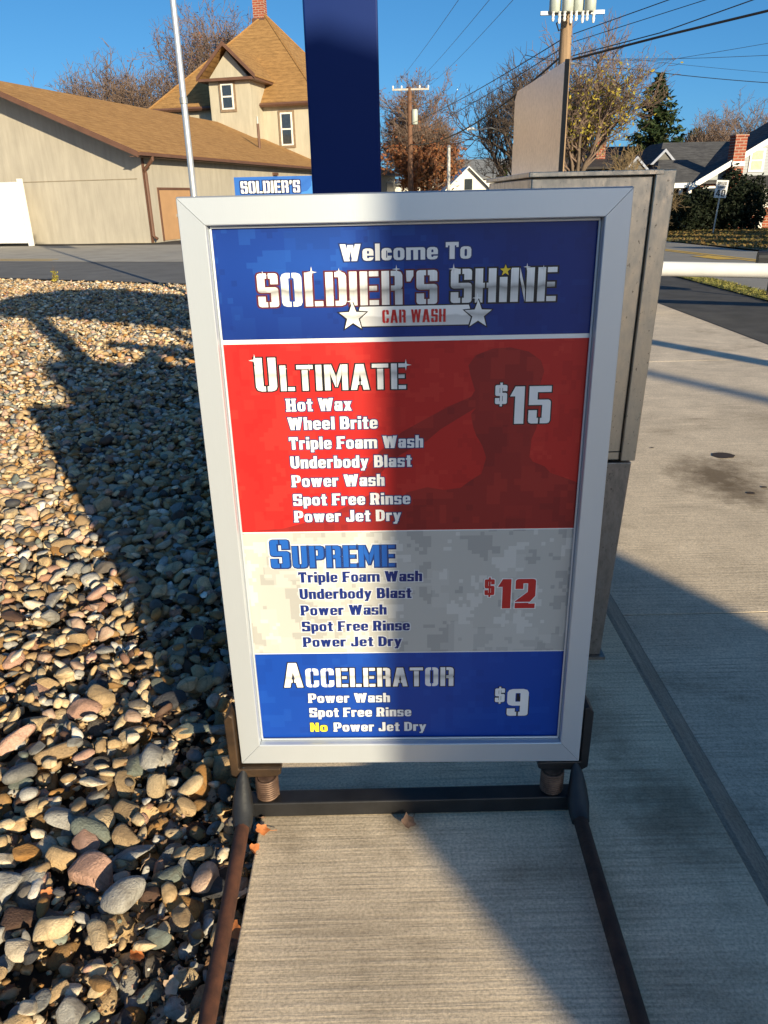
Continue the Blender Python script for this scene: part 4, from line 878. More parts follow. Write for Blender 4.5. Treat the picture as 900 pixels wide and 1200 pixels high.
sp = thing('speed_limit_sign', 'small white speed limit sign on a post before the dark bushes', 'sign', (15.9, 38.2, hgt(15.9, 38.2)))
MB().box(-.03, .03, 0, .05, -.05, 2.35).build('post', galv, sp)
pl = MB().box(-.27, .27, -.03, -.003, 1.62, 2.38).build('plate', simple('white sign plate', (.72, .72, .72), .5), sp, bevel=.01)
for t_, x, z, cp, wd in (('SPEED', -.19, 2.18, .12, .38), ('LIMIT', -.17, 2.02, .11, .34), ('40', -.20, 1.68, .29, .40)):
    mb3 = MB(); text(mb3, t_, PLAIN, x, z, cp, wd, 0, -.034, .14); q = mb3.build('lettering', P_['black'], pl, fixn=False)
sp.rotation_euler = (0, R(3), R(-10))

# ---------------------------------------------------------------- far buildings
def far_house(name, label, x0, x1, y, ze, zr, wallm, roofm, depth=8, gable=True, cat='house'):
    t = thing(name, label, cat, ((x0+x1)/2, y, hgt((x0+x1)/2, y))); hw = (x1-x0)/2; z0 = hgt((x0+x1)/2, y)
    if gable:
        MB().prism([(-hw, 0, -.1), (hw, 0, -.1), (hw, 0, ze-z0), (0, 0, zr-z0), (-hw, 0, ze-z0)], (0, depth, 0)).build('wall', wallm, t)
        for sx in (-1, 1): MB().prism([(sx*(hw+.35), -.4, ze-z0-.25), (0, -.4, zr-z0+.02), (0, depth+.4, zr-z0+.02), (sx*(hw+.35), depth+.4, ze-z0-.25)], (0, 0, .12)).build('roof_slope', roofm, t)
        MB().box(-.35, .35, -.04, -.003, (ze+zr)/2-z0-.9, (ze+zr)/2-z0).build('window', glass, t)
    else:
        MB().box(-hw, hw, 0, depth, -.1, ze-z0).build('wall', wallm, t)
        MB().prism([(-hw-.4, -.5, ze-z0), (hw+.4, -.5, ze-z0), (hw+.4, depth/2, zr-z0), (-hw-.4, depth/2, zr-z0)], (0, 0, .15)).build('roof_slope', roofm, t)
        MB().prism([(-hw-.4, depth+.5, ze-z0), (hw+.4, depth+.5, ze-z0), (hw+.4, depth/2+.002, zr-z0), (-hw-.4, depth/2+.002, zr-z0)], (0, 0, .15)).build('roof_slope', roofm, t)
        for x in np.arange(-hw+1, hw-1, 2.6): MB().box(x, x+.9, -.04, -.003, ze-z0-1.6, ze-z0-.5).build('window', wframe, t)
    return t
lsh = shingles('pale grey shingles', (.22, .23, .25), (.15, .16, .17), .3); wsid = simple('white siding', (.72, .71, .68), .7, var=.08)
far_house('white_cottage', 'small white gabled cottage seen right of the small pole', 6.4, 10.3, 75, 2.0, 3.85, wsid, whitem)
far_house('white_shed', 'low white building left of the white cottage', 1.8, 6.0, 80, 2.6, 3.1, wsid, lsh, gable=False, cat='building')
far_house('grey_roofed_house', 'pale grey roofed house behind the white cottage', 8.8, 18.5, 92, 3.2, 5.2, wsid, lsh, gable=False)
db = far_house('dark_roofed_house', 'low house with a dark brown roof behind the steel hood', 13.2, 19.4, 60, 3.1, 4.6, simple('brown wall', (.10, .07, .05), .8), simple('dark ribbed roof', (.035, .03, .03), .8, var=.4, scale=3), gable=False)
MB().box(-.15, .5, 1.2, 1.9, 2.5, 5.38+.75).build('chimney', brick_m, db)

# ---------------------------------------------------------------- poles and wires
wood = simple('weathered wood pole', (.30, .20, .12), .85, var=.35, scale=4, bmp=.3, bscale=30, stretch=(6, 6, .4)); dwood = simple('dark brown wood pole', (.17, .085, .05), .85, var=.35, scale=4)
bp = thing('utility_pole', 'thick wooden utility pole with a bank of transformers, behind the steel hood', 'utility pole', (6.12, 28, -.2))
MB().tube([(0, 0, 0), (0, 0, 8.6)], [.24, .17], 12).build('pole', wood, bp, smooth=True)
tg = simple('pale green grey enamel', (.42, .46, .42), .45, var=.2, scale=5); wi = simple('white porcelain', (.8, .8, .78), .3)
for ix, x in enumerate((-.42, -.06, .30, .64)):
    tk = MB(); tk.lathe([(.15, 0), (.18, .04), (.18, .52), (.15, .58)], (x, -.28 if ix % 2 else -.12, 6.98), 16); tk = tk.build('transformer', tg, bp, smooth=True)
    for dx, dz in ((-.10, 0), (.10, -.06)):
        q = MB(); q.lathe([(.03, -.26+dz), (.055, -.2), (.035, -.15), (.055, -.1), (.035, -.05), (.06, 0)], (x+dx, -.38, 6.98), 8); q = q.build('insulator', wi, bp, smooth=True); q.parent = tk
for z in (7.0, 7.55): MB().box(-.85, 1.15, -.1, .0, z-.05, z+.05).build('crossarm', galv, bp)
MB().tube([(.2, -.05, 5.63), (.42, -.1, 5.60), (.5, -.1, 5.58)], [.03, .03, .05], 6).build('bracket', galv, bp)
MB().tube([(-.14, -.1, 6.9), (-.36, -.2, 6.7), (-.28, -.2, 6.5), (-.10, -.15, 6.6)], .025, 6).build('cable_loop', dk, bp)
fpz = thing('far_utility_pole', 'brown wooden utility pole with one crossarm, before the red oak', 'utility pole', (2.5, 60, 0))
MB().tube([(0, 0, -.1), (-.05, 0, 8.6)], [.22, .15], 10).build('pole', dwood, fpz, smooth=True)
MB().box(-1.25, 1.3, -.12, -.02, 8.38, 8.5).build('crossarm', simple('pale crossarm', (.45, .42, .38), .8), fpz)
for x in (-1.2, -.6, .65, 1.25): MB().lathe([(.05, 8.51), (.07, 8.6), (.04, 8.68)], (x, -.07, 0), 8).build('insulator', wi, fpz)
MB().lathe([(.2, 6.25), (.22, 6.3), (.22, 7.1), (.18, 7.2)], (.30, -.1, 0), 12).build('transformer', tg, fpz, smooth=True)
sl = thing('street_light', 'thin grey street light pole right of the red oak', 'street light', (3.93, 45, 0))
MB().tube([(0, 0, 0), (0, 0, 3.95)], [.10, .085], 10).build('pole', simple('pale pole', (.5, .5, .5), .6), sl, smooth=True); MB().lathe([(.10, 3.95), (.12, 4.0), (.05, 4.08)], k=10).build('cap', galv, sl)
sl2 = thing('street_light', 'pale cobra lamp head hanging among the wires', 'street light', (5.1, 47, 4.95))
MB().tube([(0, 0, 0), (.3, 0, .03), (.55, .1, -.05)], [.09, .08, .04], 8).build('lamp_head', wi, sl2, smooth=True); MB().tube([(.5, .1, -.04), (1.6, 2, .2), (3.2, 6, .1)], .04, 6).build('arm', galv, sl2)
wire_m = simple('black cable', (.012, .012, .014), .5, var=.1)
def wire(label, P, r, sag=0, n_=24, grp=None):
    pts = []
    for a, b2 in zip(P, P[1:]):
        a, b2 = Vector(a), Vector(b2)
        for i in range(n_): 
            f = i/n_; q = a.lerp(b2, f); q.z -= sag*4*f*(1-f); pts.append(q)
    pts.append(Vector(P[-1]))
    tag(MB().tube(pts, r, 5).build('overhead_wire', wire_m, smooth=True), label, 'wire', grp)
BP = Vector((6.2, 27.9, 0))
wire('thick black cable running from the wooden pole up to the right', [(6.35, 27.9, 5.52), (8.4, 25.8, 5.75), (13.5, 22.0, 6.35)], .036)
wire('thinner black cable leaving the thick one halfway to the right', [(6.35, 27.9, 5.62), (8.4, 25.8, 5.85), (12.6, 23.0, 6.9)], .016)
wire('upper black wire from the pole top toward the upper right', [(6.3, 27.8, 6.20), (12, 22.5, 7.35)], .014)
wire('second black wire from the pole top toward the upper right', [(6.3, 27.8, 5.98), (13.4, 21.5, 7.2)], .011)
wire('drooping black cable from the wooden pole to the far brown pole', [(6.0, 28, 5.62), (2.5, 60, 5.0)], .035, .75)
wire('upper black wire from the wooden pole toward the lower left', [(6.0, 28, 6.10), (2.5, 60, 6.3), ], .017, .15)
wire('middle black wire from the wooden pole toward the lower left', [(6.0, 28, 5.85), (2.6, 60, 5.6)], .015, .15)
for i, (x, z0, x1, z1) in enumerate(((1.3, 8.62, 1.92, 5.61), (2.6, 8.62, 2.61, 5.60), (3.75, 8.62, 3.14, 5.59))):
    wire(('leftmost', 'middle', 'rightmost')[i]+' of the three faint wires rising from the far crossarm', [(x, 59.9, z0), (x1, 20, z1+.0), (x1+.15, 10, z1-.2)], .006, .12)
wire('faint wire crossing the sky high above the right house', [(10, 52, 9.0), (19, 50, 8.55), (32, 50, 8.9)], .013, .05)
wire('faint rising wire that crosses the level one above the right house', [(12, 52, 8.9), (17, 50, 8.5), (30, 48, 10.1)], .012, .05)
wire('lower wire dipping toward the right above the right house', [(9, 52, 9.2), (14.6, 50, 8.1), (28, 50, 6.9)], .02, .15)
wire('faintest wire between the two above the right house', [(9, 52, 9.0), (14.6, 50, 8.6), (28, 50, 7.3)], .009, .08)

# ---------------------------------------------------------------- trees and bushes
class Tubes:
    "many thin tubes gathered as quads"
    def __init__(s): s.V = []; s.F = []; s.n = 0
    def add(s, P, r, k):
        P = np.asarray(P); n = len(P); T_ = np.gradient(P, axis=0); T_ /= np.linalg.norm(T_, axis=1)[:, None]+1e-9
        ref = np.array([0, 0, 1.]) if abs(T_[0, 2]) < .8 else np.array([1., 0, 0])
        A = np.cross(T_, ref); A /= np.linalg.norm(A, axis=1)[:, None]+1e-9; B = np.cross(T_, A)
        th = np.arange(k)*2*np.pi/k
        V = P[:, None]+(A[:, None]*np.cos(th)[None, :, None]+B[:, None]*np.sin(th)[None, :, None])*np.asarray(r)[:, None, None]
        i, j = np.meshgrid(np.arange(n-1), np.arange(k), indexing='ij'); j2 = (j+1) % k
        F = np.stack([i*k+j, i*k+j2, (i+1)*k+j2, (i+1)*k+j], -1).reshape(-1, 4)+s.n
        s.V.append(V.reshape(-1, 3)); s.F.append(F); s.n += n*k
    def build(s, name, mat, parent): return raw(name, np.concatenate(s.V), np.concatenate(s.F), mat, parent, True)
def leaf_quads(pts, size, rng, flat_=0.0, asp=.6):
    n = len(pts); a = rng.normal(size=(n, 3)); a[:, 2] *= 1-flat_; a /= np.linalg.norm(a, axis=1)[:, None]
    b = rng.normal(size=(n, 3)); b -= (b*a).sum(1)[:, None]*a; b /= np.linalg.norm(b, axis=1)[:, None]
    s_ = size*rng.uniform(.6, 1.3, n)[:, None]; a = a*s_; b = b*s_*asp
    V = np.stack([pts-a, pts-b*.9, pts+a, pts+b*.9], 1).reshape(-1, 3); return V, np.arange(4*n).reshape(-1, 4)
def leafmat(name, cols, rough=.7):
    m, n, b = newmat(name); gi = node(n, 'ShaderNodeNewGeometry'); c = ramp(n, gi.outputs['Random Per Island'], [(i/(len(cols)-1), c_) for i, c_ in enumerate(cols)])
    setc(n, b, c); b.inputs['Roughness'].default_value = rough; b.inputs['Specular IOR Level'].default_value = .25
    tr = node(n, 'ShaderNodeBsdfTranslucent'); n.links.new(c, tr.inputs[0]); mx = node(n, 'ShaderNodeMixShader'); mx.inputs[0].default_value = .25
    o_ = [x for x in n.nodes if x.type == 'OUTPUT_MATERIAL'][0]; n.links.new(b.outputs[0], mx.inputs[1]); n.links.new(tr.outputs[0], mx.inputs[2]); n.links.new(mx.outputs[0], o_.inputs[0]); return m
bark = simple('grey brown bark', (.15, .11, .08), .9, var=.4, scale=5, bmp=.5, bscale=30)
twig_r = simple('reddish twigs', (.19, .13, .10), .9, var=.3); twig_d = simple('dark twigs', (.075, .055, .045), .9, var=.3); twig_t = simple('tan twigs', (.24, .17, .09), .9, var=.3)
def tree(name, label, x, y, h, spread, seed, twig=twig_r, barkm=bark, leaf=None, leaves=0, leafsel=None, lsize=.12, trunk_r=.2, fork=.28, kids=(7, 5, 5, 4), up=.35, group=None, rmin=.014, cat='tree'):
    z0 = hgt(x, y)-.05; t = thing(name, label, cat, (x, y, z0), 0, group); rng = np.random.default_rng(seed)
    TR, TW = Tubes(), Tubes(); tips = []
    L0 = h*fork
    P = [np.array([0, 0, 0.])]
    for i in range(5): P.append(P[-1]+np.array([rng.normal(0, .03), rng.normal(0, .03), 1])*L0/5)
    TR.add(P, np.linspace(trunk_r*1.15, trunk_r*.8, 6), 10)
    def grow_(p, d, L, r, lev):
        n = 5 if lev < 2 else 4 if lev < 3 else 3
        Q = [p]
        for i in range(n):
            d = d+rng.normal(0, .12+.04*lev, 3)+np.array([0, 0, up*.16]); d = d/np.linalg.norm(d); Q.append(Q[-1]+d*L/n)
        rr = np.linspace(r, max(rmin*.5, r*.35), n+1)
        (TR if lev == 0 else TW).add(Q, rr, 7 if lev == 0 else (5 if lev == 1 else 3))
        if lev >= len(kids): tips.extend(Q[1:]); return
        if lev == len(kids)-1: tips.extend(Q[2:])
        for c in range(kids[lev]):
            f = rng.uniform(.25, 1) if c else 1; k = min(n-1, int(f*n)); q = Q[k]+(Q[k+1]-Q[k])*(f*n-k if f < 1 else 1)
            w_ = rng.normal(0, 1, 3); w_ -= w_.dot(d)*d; w_ /= np.linalg.norm(w_)+1e-9
            ang = rng.uniform(.35, .95); nd = d*math.cos(ang)+w_*math.sin(ang); nd[2] += up*.3
            grow_(q, nd/np.linalg.norm(nd), L*rng.uniform(.48, .72), max(rmin, r*.5), lev+1)
    top = P[-1]; L1 = (h-L0)*.50
    for i in range(kids[0]):
        a = 2*math.pi*(i+rng.uniform(-.3, .3))/kids[0]; out = rng.uniform(.35, 1)*spread
        d = np.array([math.cos(a)*out, math.sin(a)*out, 1.]); d /= np.linalg.norm(d)
        grow_(top-np.array([0, 0, rng.uniform(0, .3)*L0]), d, L1*rng.uniform(.8, 1.1), trunk_r*.55, 0)
    grow_(top, np.array([0, 0, 1.]), L1*1.1, trunk_r*.7, 0)
    TR.build('trunk', barkm, t); TW.build('crown', twig, t)
    if leaf is not None:
        tp = np.array(tips); sel = leafsel(tp, h) if leafsel else np.ones(len(tp)); pr = sel/sel.sum()
        pts = tp[rng.choice(len(tp), leaves, p=pr)]+rng.normal(0, .13, (leaves, 3)); V, F = leaf_quads(pts, lsize, rng); raw('foliage', V, F, leaf, t)
    return t
redleaf = leafmat('russet oak leaves', [(.26, .09, .045), (.36, .15, .06), (.20, .08, .045), (.40, .20, .09)]); yel = leafmat('yellow green leaves', [(.42, .34, .04), (.30, .28, .05), (.5, .38, .05), (.22, .22, .04)]); tinyred = leafmat('thin red leaves', [(.25, .10, .06), (.18, .08, .05)])
tree('bare_tree', 'bare reddish tree left of the others behind the hall roof', -25.5, 76, 13.2, .9, 1, group='bare trees behind the hall', kids=(7, 6, 5, 4), rmin=.02)
tree('bare_tree', 'middle bare tree behind the hall roof ridge', -20.3, 74, 12.4, .85, 2, group='bare trees behind the hall', kids=(7, 6, 5, 4), rmin=.02)
tree('bare_tree', 'low bare grey tree between the hall ridge and the flagpole', -17.2, 80, 12.0, .7, 14, twig=twig_t, group='bare trees behind the hall', kids=(6, 5, 5, 4), rmin=.02)
tree('bare_tree', 'tallest bare tree with reddish tips left of the pyramid roof', -15.0, 78, 17.0, .55, 3, leaf=tinyred, leaves=2500, lsize=.10, group='bare trees behind the hall', kids=(7, 6, 5, 4), rmin=.02)
tree('oak_tree', 'oak holding russet leaves low in its crown, behind the far utility pole', 4.1, 68, 7.6, .95, 4, leaf=redleaf, leaves=9000, leafsel=lambda p, h: np.where(p[:, 2] < h*.74, 1.0, .04), lsize=.16, kids=(8, 6, 5, 3), fork=.2, trunk_r=.25)
tree('bare_tree', 'tall thin crowned bare tree rising above the russet oak', 3.4, 74, 10.8, .8, 5, leaf=tinyred, leaves=1800, lsize=.11, kids=(7, 6, 5, 4), rmin=.018)
tree('bare_tree', 'tangled bare dark tree left of the steel hood', 9.0, 52, 10.3, .9, 6, twig=twig_d, barkm=twig_d, kids=(7, 5, 5, 3), trunk_r=.28, fork=.2, rmin=.016)
tree('maple_tree', 'maple with thin yellow green leaves right of the steel hood', 9.7, 40, 9.0, .75, 8, twig=twig_r, leaf=yel, leaves=3600, leafsel=lambda p, h: np.exp(-((p[:, 0]-.8)**2/2.6)-((p[:, 2]-h*.56)**2/2.2))+.02, lsize=.085, kids=(7, 5, 5, 3), trunk_r=.2, fork=.24, rmin=.012)
tree('bare_tree', 'low red twigged tree between the street light and the hood', 8.3, 95, 6.4, .9, 9, leaf=redleaf, leaves=1500, lsize=.14, kids=(7, 6, 5, 3), rmin=.025)
tree('bare_tree', 'pale bare tree rising over the bungalow chimney', 26.6, 66, 8.0, .8, 10, twig=twig_r, kids=(7, 5, 4, 3), rmin=.016)
tree('bare_tree', 'pale bare tree at the right edge beyond the bungalow', 30.6, 70, 8.8, .8, 11, twig=twig_r, kids=(7, 5, 4, 3), rmin=.016)
tree('bare_tree', 'slim leaning bare tree right of the conifer', 21.6, 62, 6.3, .6, 12, kids=(4, 4, 3, 3), rmin=.018, trunk_r=.12)
tree('bare_shrub', 'tan twiggy shrub left of the bungalow roof', 11.9, 39, 3.6, 1.3, 13, twig=twig_t, barkm=twig_t, kids=(9, 6, 5, 3), trunk_r=.08, fork=.1, rmin=.010, cat='shrub')
needle = leafmat('dark green needles', [(.018, .04, .014), (.035, .06, .02), (.05, .065, .022), (.022, .045, .02)])
def conifer(label, x, y, h, w_, seed, group=None, dens=1.0, taper=.9, lsize=.16, mat=needle, name='conifer_tree', zb=.08):
    z0 = hgt(x, y)-.05; t = thing(name, label, 'tree', (x, y, z0), 0, group); rng = np.random.default_rng(seed); TR = Tubes(); pts = []
    TR.add([[0, 0, 0], [0, 0, h*.5], [0, 0, h*.98]], [h*.02, h*.012, .01], 8)
    n = int(170*dens)
    for i in range(n):
        f = (i+.5)/n; z = h*(zb+(1-zb)*f); L = w_*(1-f)**taper*rng.uniform(.55, 1.15)+.06; a = rng.uniform(0, 2*math.pi); s_ = np.linspace(0, 1, 8)
        Q = np.stack([np.cos(a)*L*s_, np.sin(a)*L*s_, z-.30*L*s_+.28*L*s_**2.5], 1); TR.add(Q[::3], np.linspace(.02, .008, 3), 3)
        m_ = int(30*L/w_+8); q = Q[rng.integers(1, 8, m_)]+rng.normal(0, .07+.03*L, (m_, 3))*np.array([1, 1, .6])-np.array([0, 0, .05]); pts.append(q)
    TR.build('trunk', bark, t); V, F = leaf_quads(np.concatenate(pts), lsize, rng, .35, .4); raw('crown', V, F, mat, t); return t
conifer('tall dark conifer left of the bungalow', 20.2, 61, 10.0, 4.0, 21, dens=2.2, lsize=.24, taper=.8)
conifer('small green conifer beside the white cottage', 8.9, 58, 4.3, 1.1, 22, dens=.7, lsize=.15, mat=leafmat('olive needles', [(.05, .08, .02), (.09, .11, .03)]))
conifer('little green conifer behind the maple trunk', 14.6, 64, 5.0, 1.0, 23, dens=.6, lsize=.15, mat=leafmat('bright needles', [(.07, .10, .02), (.11, .13, .03)]))
def leafy(name, label, x, y, rx, ry, h, seed, mat, n=3500, lsize=.09, group=None, cat='bush', zb=0, trunk=None):
    z0 = hgt(x, y)-.05; t = thing(name, label, cat, (x, y, z0), 0, group); rng = np.random.default_rng(seed)
    d = rng.normal(size=(n, 3)); d /= np.linalg.norm(d, axis=1)[:, None]
    lob = 1+.16*np.sin(d@np.array([3.1, 5.3, 2.2])+seed)+.12*np.sin(d@np.array([-6.1, 2.3, 7.2])+2*seed)
    p = d*(rng.uniform(.25, 1, n)**.45*lob)[:, None]*np.array([rx, ry, h/2])+np.array([0, 0, zb+h/2])
    p = p[p[:, 2] > .02]; V, F = leaf_quads(p, lsize, rng); raw('foliage', V, F, mat, t)
    T_ = Tubes()
    for i in range(7):
        a = rng.uniform(0, 6.28); e = np.array([math.cos(a)*rx*.6, math.sin(a)*ry*.6, zb+h*rng.uniform(.5, .85)]); T_.add([[0, 0, 0], [e[0]*.3, e[1]*.3, e[2]*.5], e], [trunk or .05, .03, .01], 4)
    T_.build('stem', bark, t); return t
dkl = leafmat('dark yew foliage', [(.010, .018, .009), (.016, .026, .012), (.02, .025, .012), (.012, .02, .014)])
leafy('pine_tree', 'round topped grey green pine above the grey roof', 29.6, 77, 1.3, 1.3, 3.0, 31, leafmat('grey green needles', [(.07, .09, .045), (.11, .12, .06)]), 2500, .16, cat='tree', zb=4.3, trunk=.12)
BG = 'dark bushes before the bungalow'
for i, (x, y, rx, h, lab) in enumerate(((16.3, 44.3, 1.1, 2.0, 'leftmost dark bush, beside the cabinet edge'), (17.8, 44.6, 1.0, 2.25, 'dark bush left of the speed limit sign'), (19.0, 44.2, .8, 3.15, 'tallest pointed dark bush behind the speed limit sign'), (20.2, 44.4, 1.0, 2.75, 'broad dark bush right of the speed limit sign'))):
    leafy('dark_bush', lab, x, y, rx, .9, h, 40+i, dkl, 3800, .10, BG)
EG = 'unseen evergreens added to shade road and lawn'  # set out of view to shade the road and front lawn
for i, (x, y, h) in enumerate(((17.5, -2, 4.2), (17.5, 3, 4.4), (17.8, 8, 4.1), (18, 13, 4.6), (18.8, 18, 4.4), (20, 23, 5.2), (22.5, 26, 6.0), (23.5, 30, 6.0), (26, 33, 5.5))):
    conifer(('first', 'second', 'third', 'fourth', 'fifth', 'sixth', 'seventh', 'eighth', 'ninth')[i]+' unseen evergreen from the near end of the row added for shade', x, y, h, 2.4, 60+i, EG, .9, .6, .22)
weed = thing('roadside_weed', 'small yellow green weed at the far edge of the gravel', 'plant', (-7.45, 18.3, -.05))
rng = np.random.default_rng(5); pw_ = rng.normal(0, .05, (60, 3)); pw_[:, 2] = rng.uniform(.03, .24, 60); V, F = leaf_quads(pw_*np.array([.7, .7, 1]), .032, rng); raw('leaves', V, F, yel, weed)
T_ = Tubes(); 
for i in range(6): T_.add([[0, 0, 0], rng.normal(0, .02, 3)+[0, 0, .15], rng.normal(0, .04, 3)+[0, 0, .32]], [.006, .004, .002], 4)
T_.build('stem', bark, weed)
# grass fringe on the verge and at the lawn edge
rng = np.random.default_rng(9); n = 9000
gp_ = np.stack([rng.uniform(6.08, 6.5, n), rng.uniform(6, 19.5, n), rng.uniform(-.03, .02, n)], 1); V, F = leaf_quads(gp_, .035, rng, 0, .2)
tag(raw('grass', V, F, leafmat('verge grass blades', [(.32, .28, .08), (.18, .20, .05), (.4, .33, .12)]), None), 'yellow green grass on the verge beside the drive', 'grass', kind='stuff')
n = 14000; gx = rng.uniform(11.4, 24, n); gy_ = rng.uniform(22, 46, n); gz2 = np.array([hgt(a, b) for a, b in zip(gx, gy_)])+rng.uniform(.02, .08, n)
V, F = leaf_quads(np.stack([gx, gy_, gz2], 1), .07, rng, .5, .6)
tag(raw('fallen_leaves', V, F, leafmat('lawn leaf litter', [(.22, .13, .05), (.12, .12, .04), (.28, .17, .06), (.10, .10, .03)]), None), 'brown fallen leaves strewn over the front lawn', 'leaves', kind='stuff')

# ---------------------------------------------------------------- dead leaves by the sign
def dead_leaf(label, x, y, z, s, rz, tilt, mat, seed, group=None):
    rng = np.random.default_rng(seed); mb = MB(); out = []
    k = 16
    for ring in (0, .5, 1):
        for i in range(k):
            a = 2*math.pi*i/k; rr = (1+.17*math.cos(5*a)+rng.uniform(-.08, .08))*ring*(1 if ring < 1 else 1)*.7
            px, py = rr*math.cos(a), rr*math.sin(a)*.8; out.append((px*s, py*s, (.35*px*px+.5*py*py+.12*math.sin(4*px+seed))*s))
    mb.add(out, [(r_*k+i, r_*k+(i+1) % k, (r_+1)*k+(i+1) % k, (r_+1)*k+i) for r_ in (0, 1) for i in range(k)])
    t = thing('dead_leaf', label, 'leaf', (x, y, z), rz, group); o = mb.build('blade', mat, t, fixn=False, smooth=True); o.rotation_euler = (tilt, tilt*.6, 0)
    q = MB().tube([(.5*s, 0, .05*s), (1.0*s, .05*s, .1*s), (1.5*s, .2*s, .02*s)], .03*s, 5).build('stalk', mat, t, smooth=True); q.rotation_euler = (tilt, tilt*.6, 0); return t
lbr = simple('dry brown leaf', (.20, .12, .08), .8, var=.4, scale=40); lor = simple('orange dry leaf', (.50, .17, .05), .7, var=.4, scale=40); lpk = simple('pale dry leaf', (.52, .36, .24), .8, var=.3, scale=40)
dead_leaf('curled brown leaf lying on the slab before the base bar', .045, 1.60, .012, .034, 1.0, .5, lbr, 1)
for i, (x, y, z, s_, m_, lab) in enumerate(((-.352, 1.585, .012, .026, lor, 'bright orange leaf beside the left rubber boot'), (-.366, 1.52, .006, .030, lor, 'large orange leaf between the left pipe and the slab'), (-.36, 1.63, .01, .016, lbr, 'small brown leaf tucked under the base bar'), (-.376, 1.40, -.012, .024, lpk, 'pale leaf below the orange leaves at the slab edge'), (-.378, 1.30, -.015, .030, lor, 'orange leaf halfway down the slab edge'), (-.40, 1.22, -.035, .03, lpk, 'pale curled leaf near the lower end of the left pipe'), (-.60, 1.24, -.02, .03, lor, 'orange brown leaf among the near stones'), (-.56, 1.34, -.02, .024, lbr, 'brown leaf beside a tan stone in the near gravel'), (-.65, 1.52, -.015, .022, lpk, 'pale leaf scrap in the middle of the gravel'), (-.50, 1.17, -.025, .03, lpk, 'pale broken leaf nearest the viewer'), (-.88, 1.42, -.02, .024, lor, 'orange leaf at the left among dark stones'))):
    dead_leaf(lab, x, y, z, s_, i*1.3, .4+.2*(i % 3), m_, 10+i, 'dead leaves among the stones')

# ---------------------------------------------------------------- the person taking the picture (their shadow lies at the lower left)
def skinned(name, verts, edges, mat, parent, sub=2):
    me = bpy.data.meshes.new(name); me.from_pydata([v[:3] for v in verts], edges, []); me.materials.append(mat); o = bpy.data.objects.new(name, me); link(o, parent)
    sk = o.modifiers.new('skin', 'SKIN'); sk.use_smooth_shade = True
    for i, v in enumerate(verts): d = o.data.skin_vertices[0].data[i]; rr = v[3]; d.radius = rr if isinstance(rr, tuple) else (rr, rr); d.use_root = (i == 0)
    ss = o.modifiers.new('subdiv', 'SUBSURF'); ss.levels = sub; ss.render_levels = sub; return o
pp = thing('person', 'person standing behind the viewer in dark jacket, raising a phone', 'person', (-.16, -.46, .0))
skinm = simple('skin', (.45, .27, .19), .55, var=.1); jk = simple('dark jacket cloth', (.03, .035, .05), .85, var=.3, scale=20, bmp=.3); tr_ = simple('blue jeans cloth', (.04, .06, .12), .9, var=.3, scale=20, bmp=.3); hr = simple('dark brown hair', (.03, .018, .01), .7)
hv = [(0, 0, 1.44, .055), (0, .01, 1.50, .055), (0, .02, 1.56, .075), (0, .02, 1.63, (.085, .095)), (0, .01, 1.70, (.075, .085)), (0, .115, 1.60, .016), (.078, .02, 1.62, .018), (-.078, .02, 1.62, .018)]
skinned('body', hv, [(0, 1), (1, 2), (2, 3), (3, 4), (3, 5), (3, 6), (3, 7)], skinm, pp)
skinned('hair', [(0, -.02, 1.62, .085), (0, -.015, 1.70, .088), (0, .02, 1.735, .07)], [(0, 1), (1, 2)], hr, pp)
jv = [(0, 0, 1.02, (.155, .11)), (0, 0, 1.18, (.16, .115)), (0, 0, 1.32, (.17, .115)), (0, 0, 1.42, (.10, .08)), (.18, 0, 1.38, .065), (.24, .10, 1.16, .05), (.17, .33, 1.42, .036), (-.18, 0, 1.38, .065), (-.24, .12, 1.16, .05), (-.08, .34, 1.44, .036), (0, 0, .92, (.16, .115))]
skinned('jacket', jv, [(0, 1), (1, 2), (2, 3), (2, 4), (4, 5), (5, 6), (2, 7), (7, 8), (8, 9), (0, 10)], jk, pp)
tv = [(0, 0, .93, (.15, .11)), (.09, 0, .84, .085), (.10, .01, .48, .062), (.11, -.01, .10, .05), (-.09, 0, .84, .085), (-.10, .01, .48, .062), (-.11, -.01, .10, .05)]
skinned('trousers', tv, [(0, 1), (1, 2), (2, 3), (0, 4), (4, 5), (5, 6)], tr_, pp)
for sx in (-1, 1): skinned('shoe', [(sx*.11, -.03, .045, .045), (sx*.115, .08, .04, .045), (sx*.12, .17, .032, .035)], [(0, 1), (1, 2)], dk, pp)
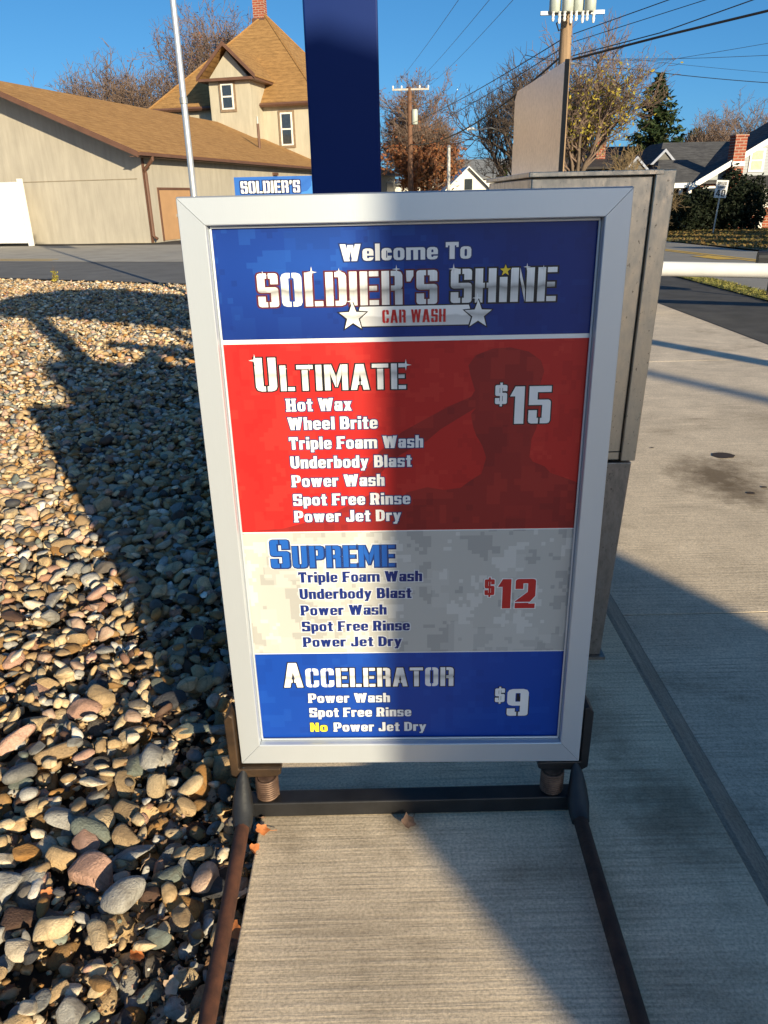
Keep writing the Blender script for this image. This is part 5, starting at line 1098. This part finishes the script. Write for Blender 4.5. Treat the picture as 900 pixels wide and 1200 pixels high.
for sx, wx in ((1, .17), (-1, -.08)):                 # wrists near the phone, five fingers each
    c = (.30, .42, 1.6); hx = wx; palm = [(hx, .345, 1.45, .026), (hx+(-.02 if sx > 0 else .02), .365, 1.50, (.03, .018)), (hx+(-.03 if sx > 0 else .035), .372, 1.545, (.034, .016))]
    ed = [(0, 1), (1, 2)]; b0 = 2
    for f in range(4):
        fx = palm[2][0]; zz = 1.53+.022*f; L = (.055, .066, .062, .048)[f]; k0 = len(palm)
        palm += [(fx-sx*.012, .392, zz+.012, .0085), (fx-sx*.030, .412, zz+.014, .008), (fx-sx*L, .405, zz+.012, .007)]; ed += [(b0, k0), (k0, k0+1), (k0+1, k0+2)]
    k0 = len(palm); palm += [(palm[1][0]-sx*.022, .345, 1.53, .010), (palm[1][0]-sx*.045, .345, 1.56, .0085)]; ed += [(1, k0), (k0, k0+1)]
    skinned('hand', palm, ed, skinm, pp, 1)
ph = thing('phone', 'dark phone held up in both hands behind the camera position', 'phone', (0, -.075, 1.575), 0)
MB().box(-.125, .035, -.005, .004, -.045, .035).build('case', dk, ph, bevel=.003); MB().box(-.12, .03, -.0075, -.0052, -.04, .03).build('screen', simple('phone glass', (.01, .01, .012), .1), ph)

# fine grit between the near stones
rng = np.random.default_rng(78); n = 15000; V1, F1 = ICO[1]
gx = -.375-rng.uniform(0, 1, n)**1.3*2.6; gyy = .55+rng.uniform(0, 1, n)**1.4*5; gzz = rng.uniform(-.115, -.035, n); gs = rng.uniform(.004, .012, n)
Vg = (V1[None]*rng.uniform(.6, 1.1, (n, 1, 3))*gs[:, None, None]*np.array([1, .8, .6])+np.stack([gx, gyy, gzz], 1)[:, None]).reshape(-1, 3)
Fg = (F1[None]+(np.arange(n)*len(V1))[:, None, None]).reshape(-1, 3); cg = np.repeat(pc[rng.choice(len(PAL), n, p=pw)]*rng.uniform(.6, 1, (n, 1)), len(V1), 0)
raw('grit', Vg, Fg, M['stone'], bed, True, cg)['kind'] = 'stuff'
# grit, twigs and leaf crumbs caught between the stones
rng = np.random.default_rng(77); n = 5200
dx = -.37-np.abs(rng.exponential(.35, n)); dy = rng.uniform(.6, 5.5, n)
P_d = np.stack([dx, dy, rng.uniform(-.075, -.015, n)], 1); V, F = leaf_quads(P_d, .008, rng, .4, .55)
tag(raw('leaf_crumbs', V, F, leafmat('leaf crumbs', [(.16, .09, .05), (.30, .17, .09), (.10, .06, .04), (.40, .28, .18)]), None), 'brown leaf crumbs caught between the stones beside the slab', 'leaf litter', kind='stuff')
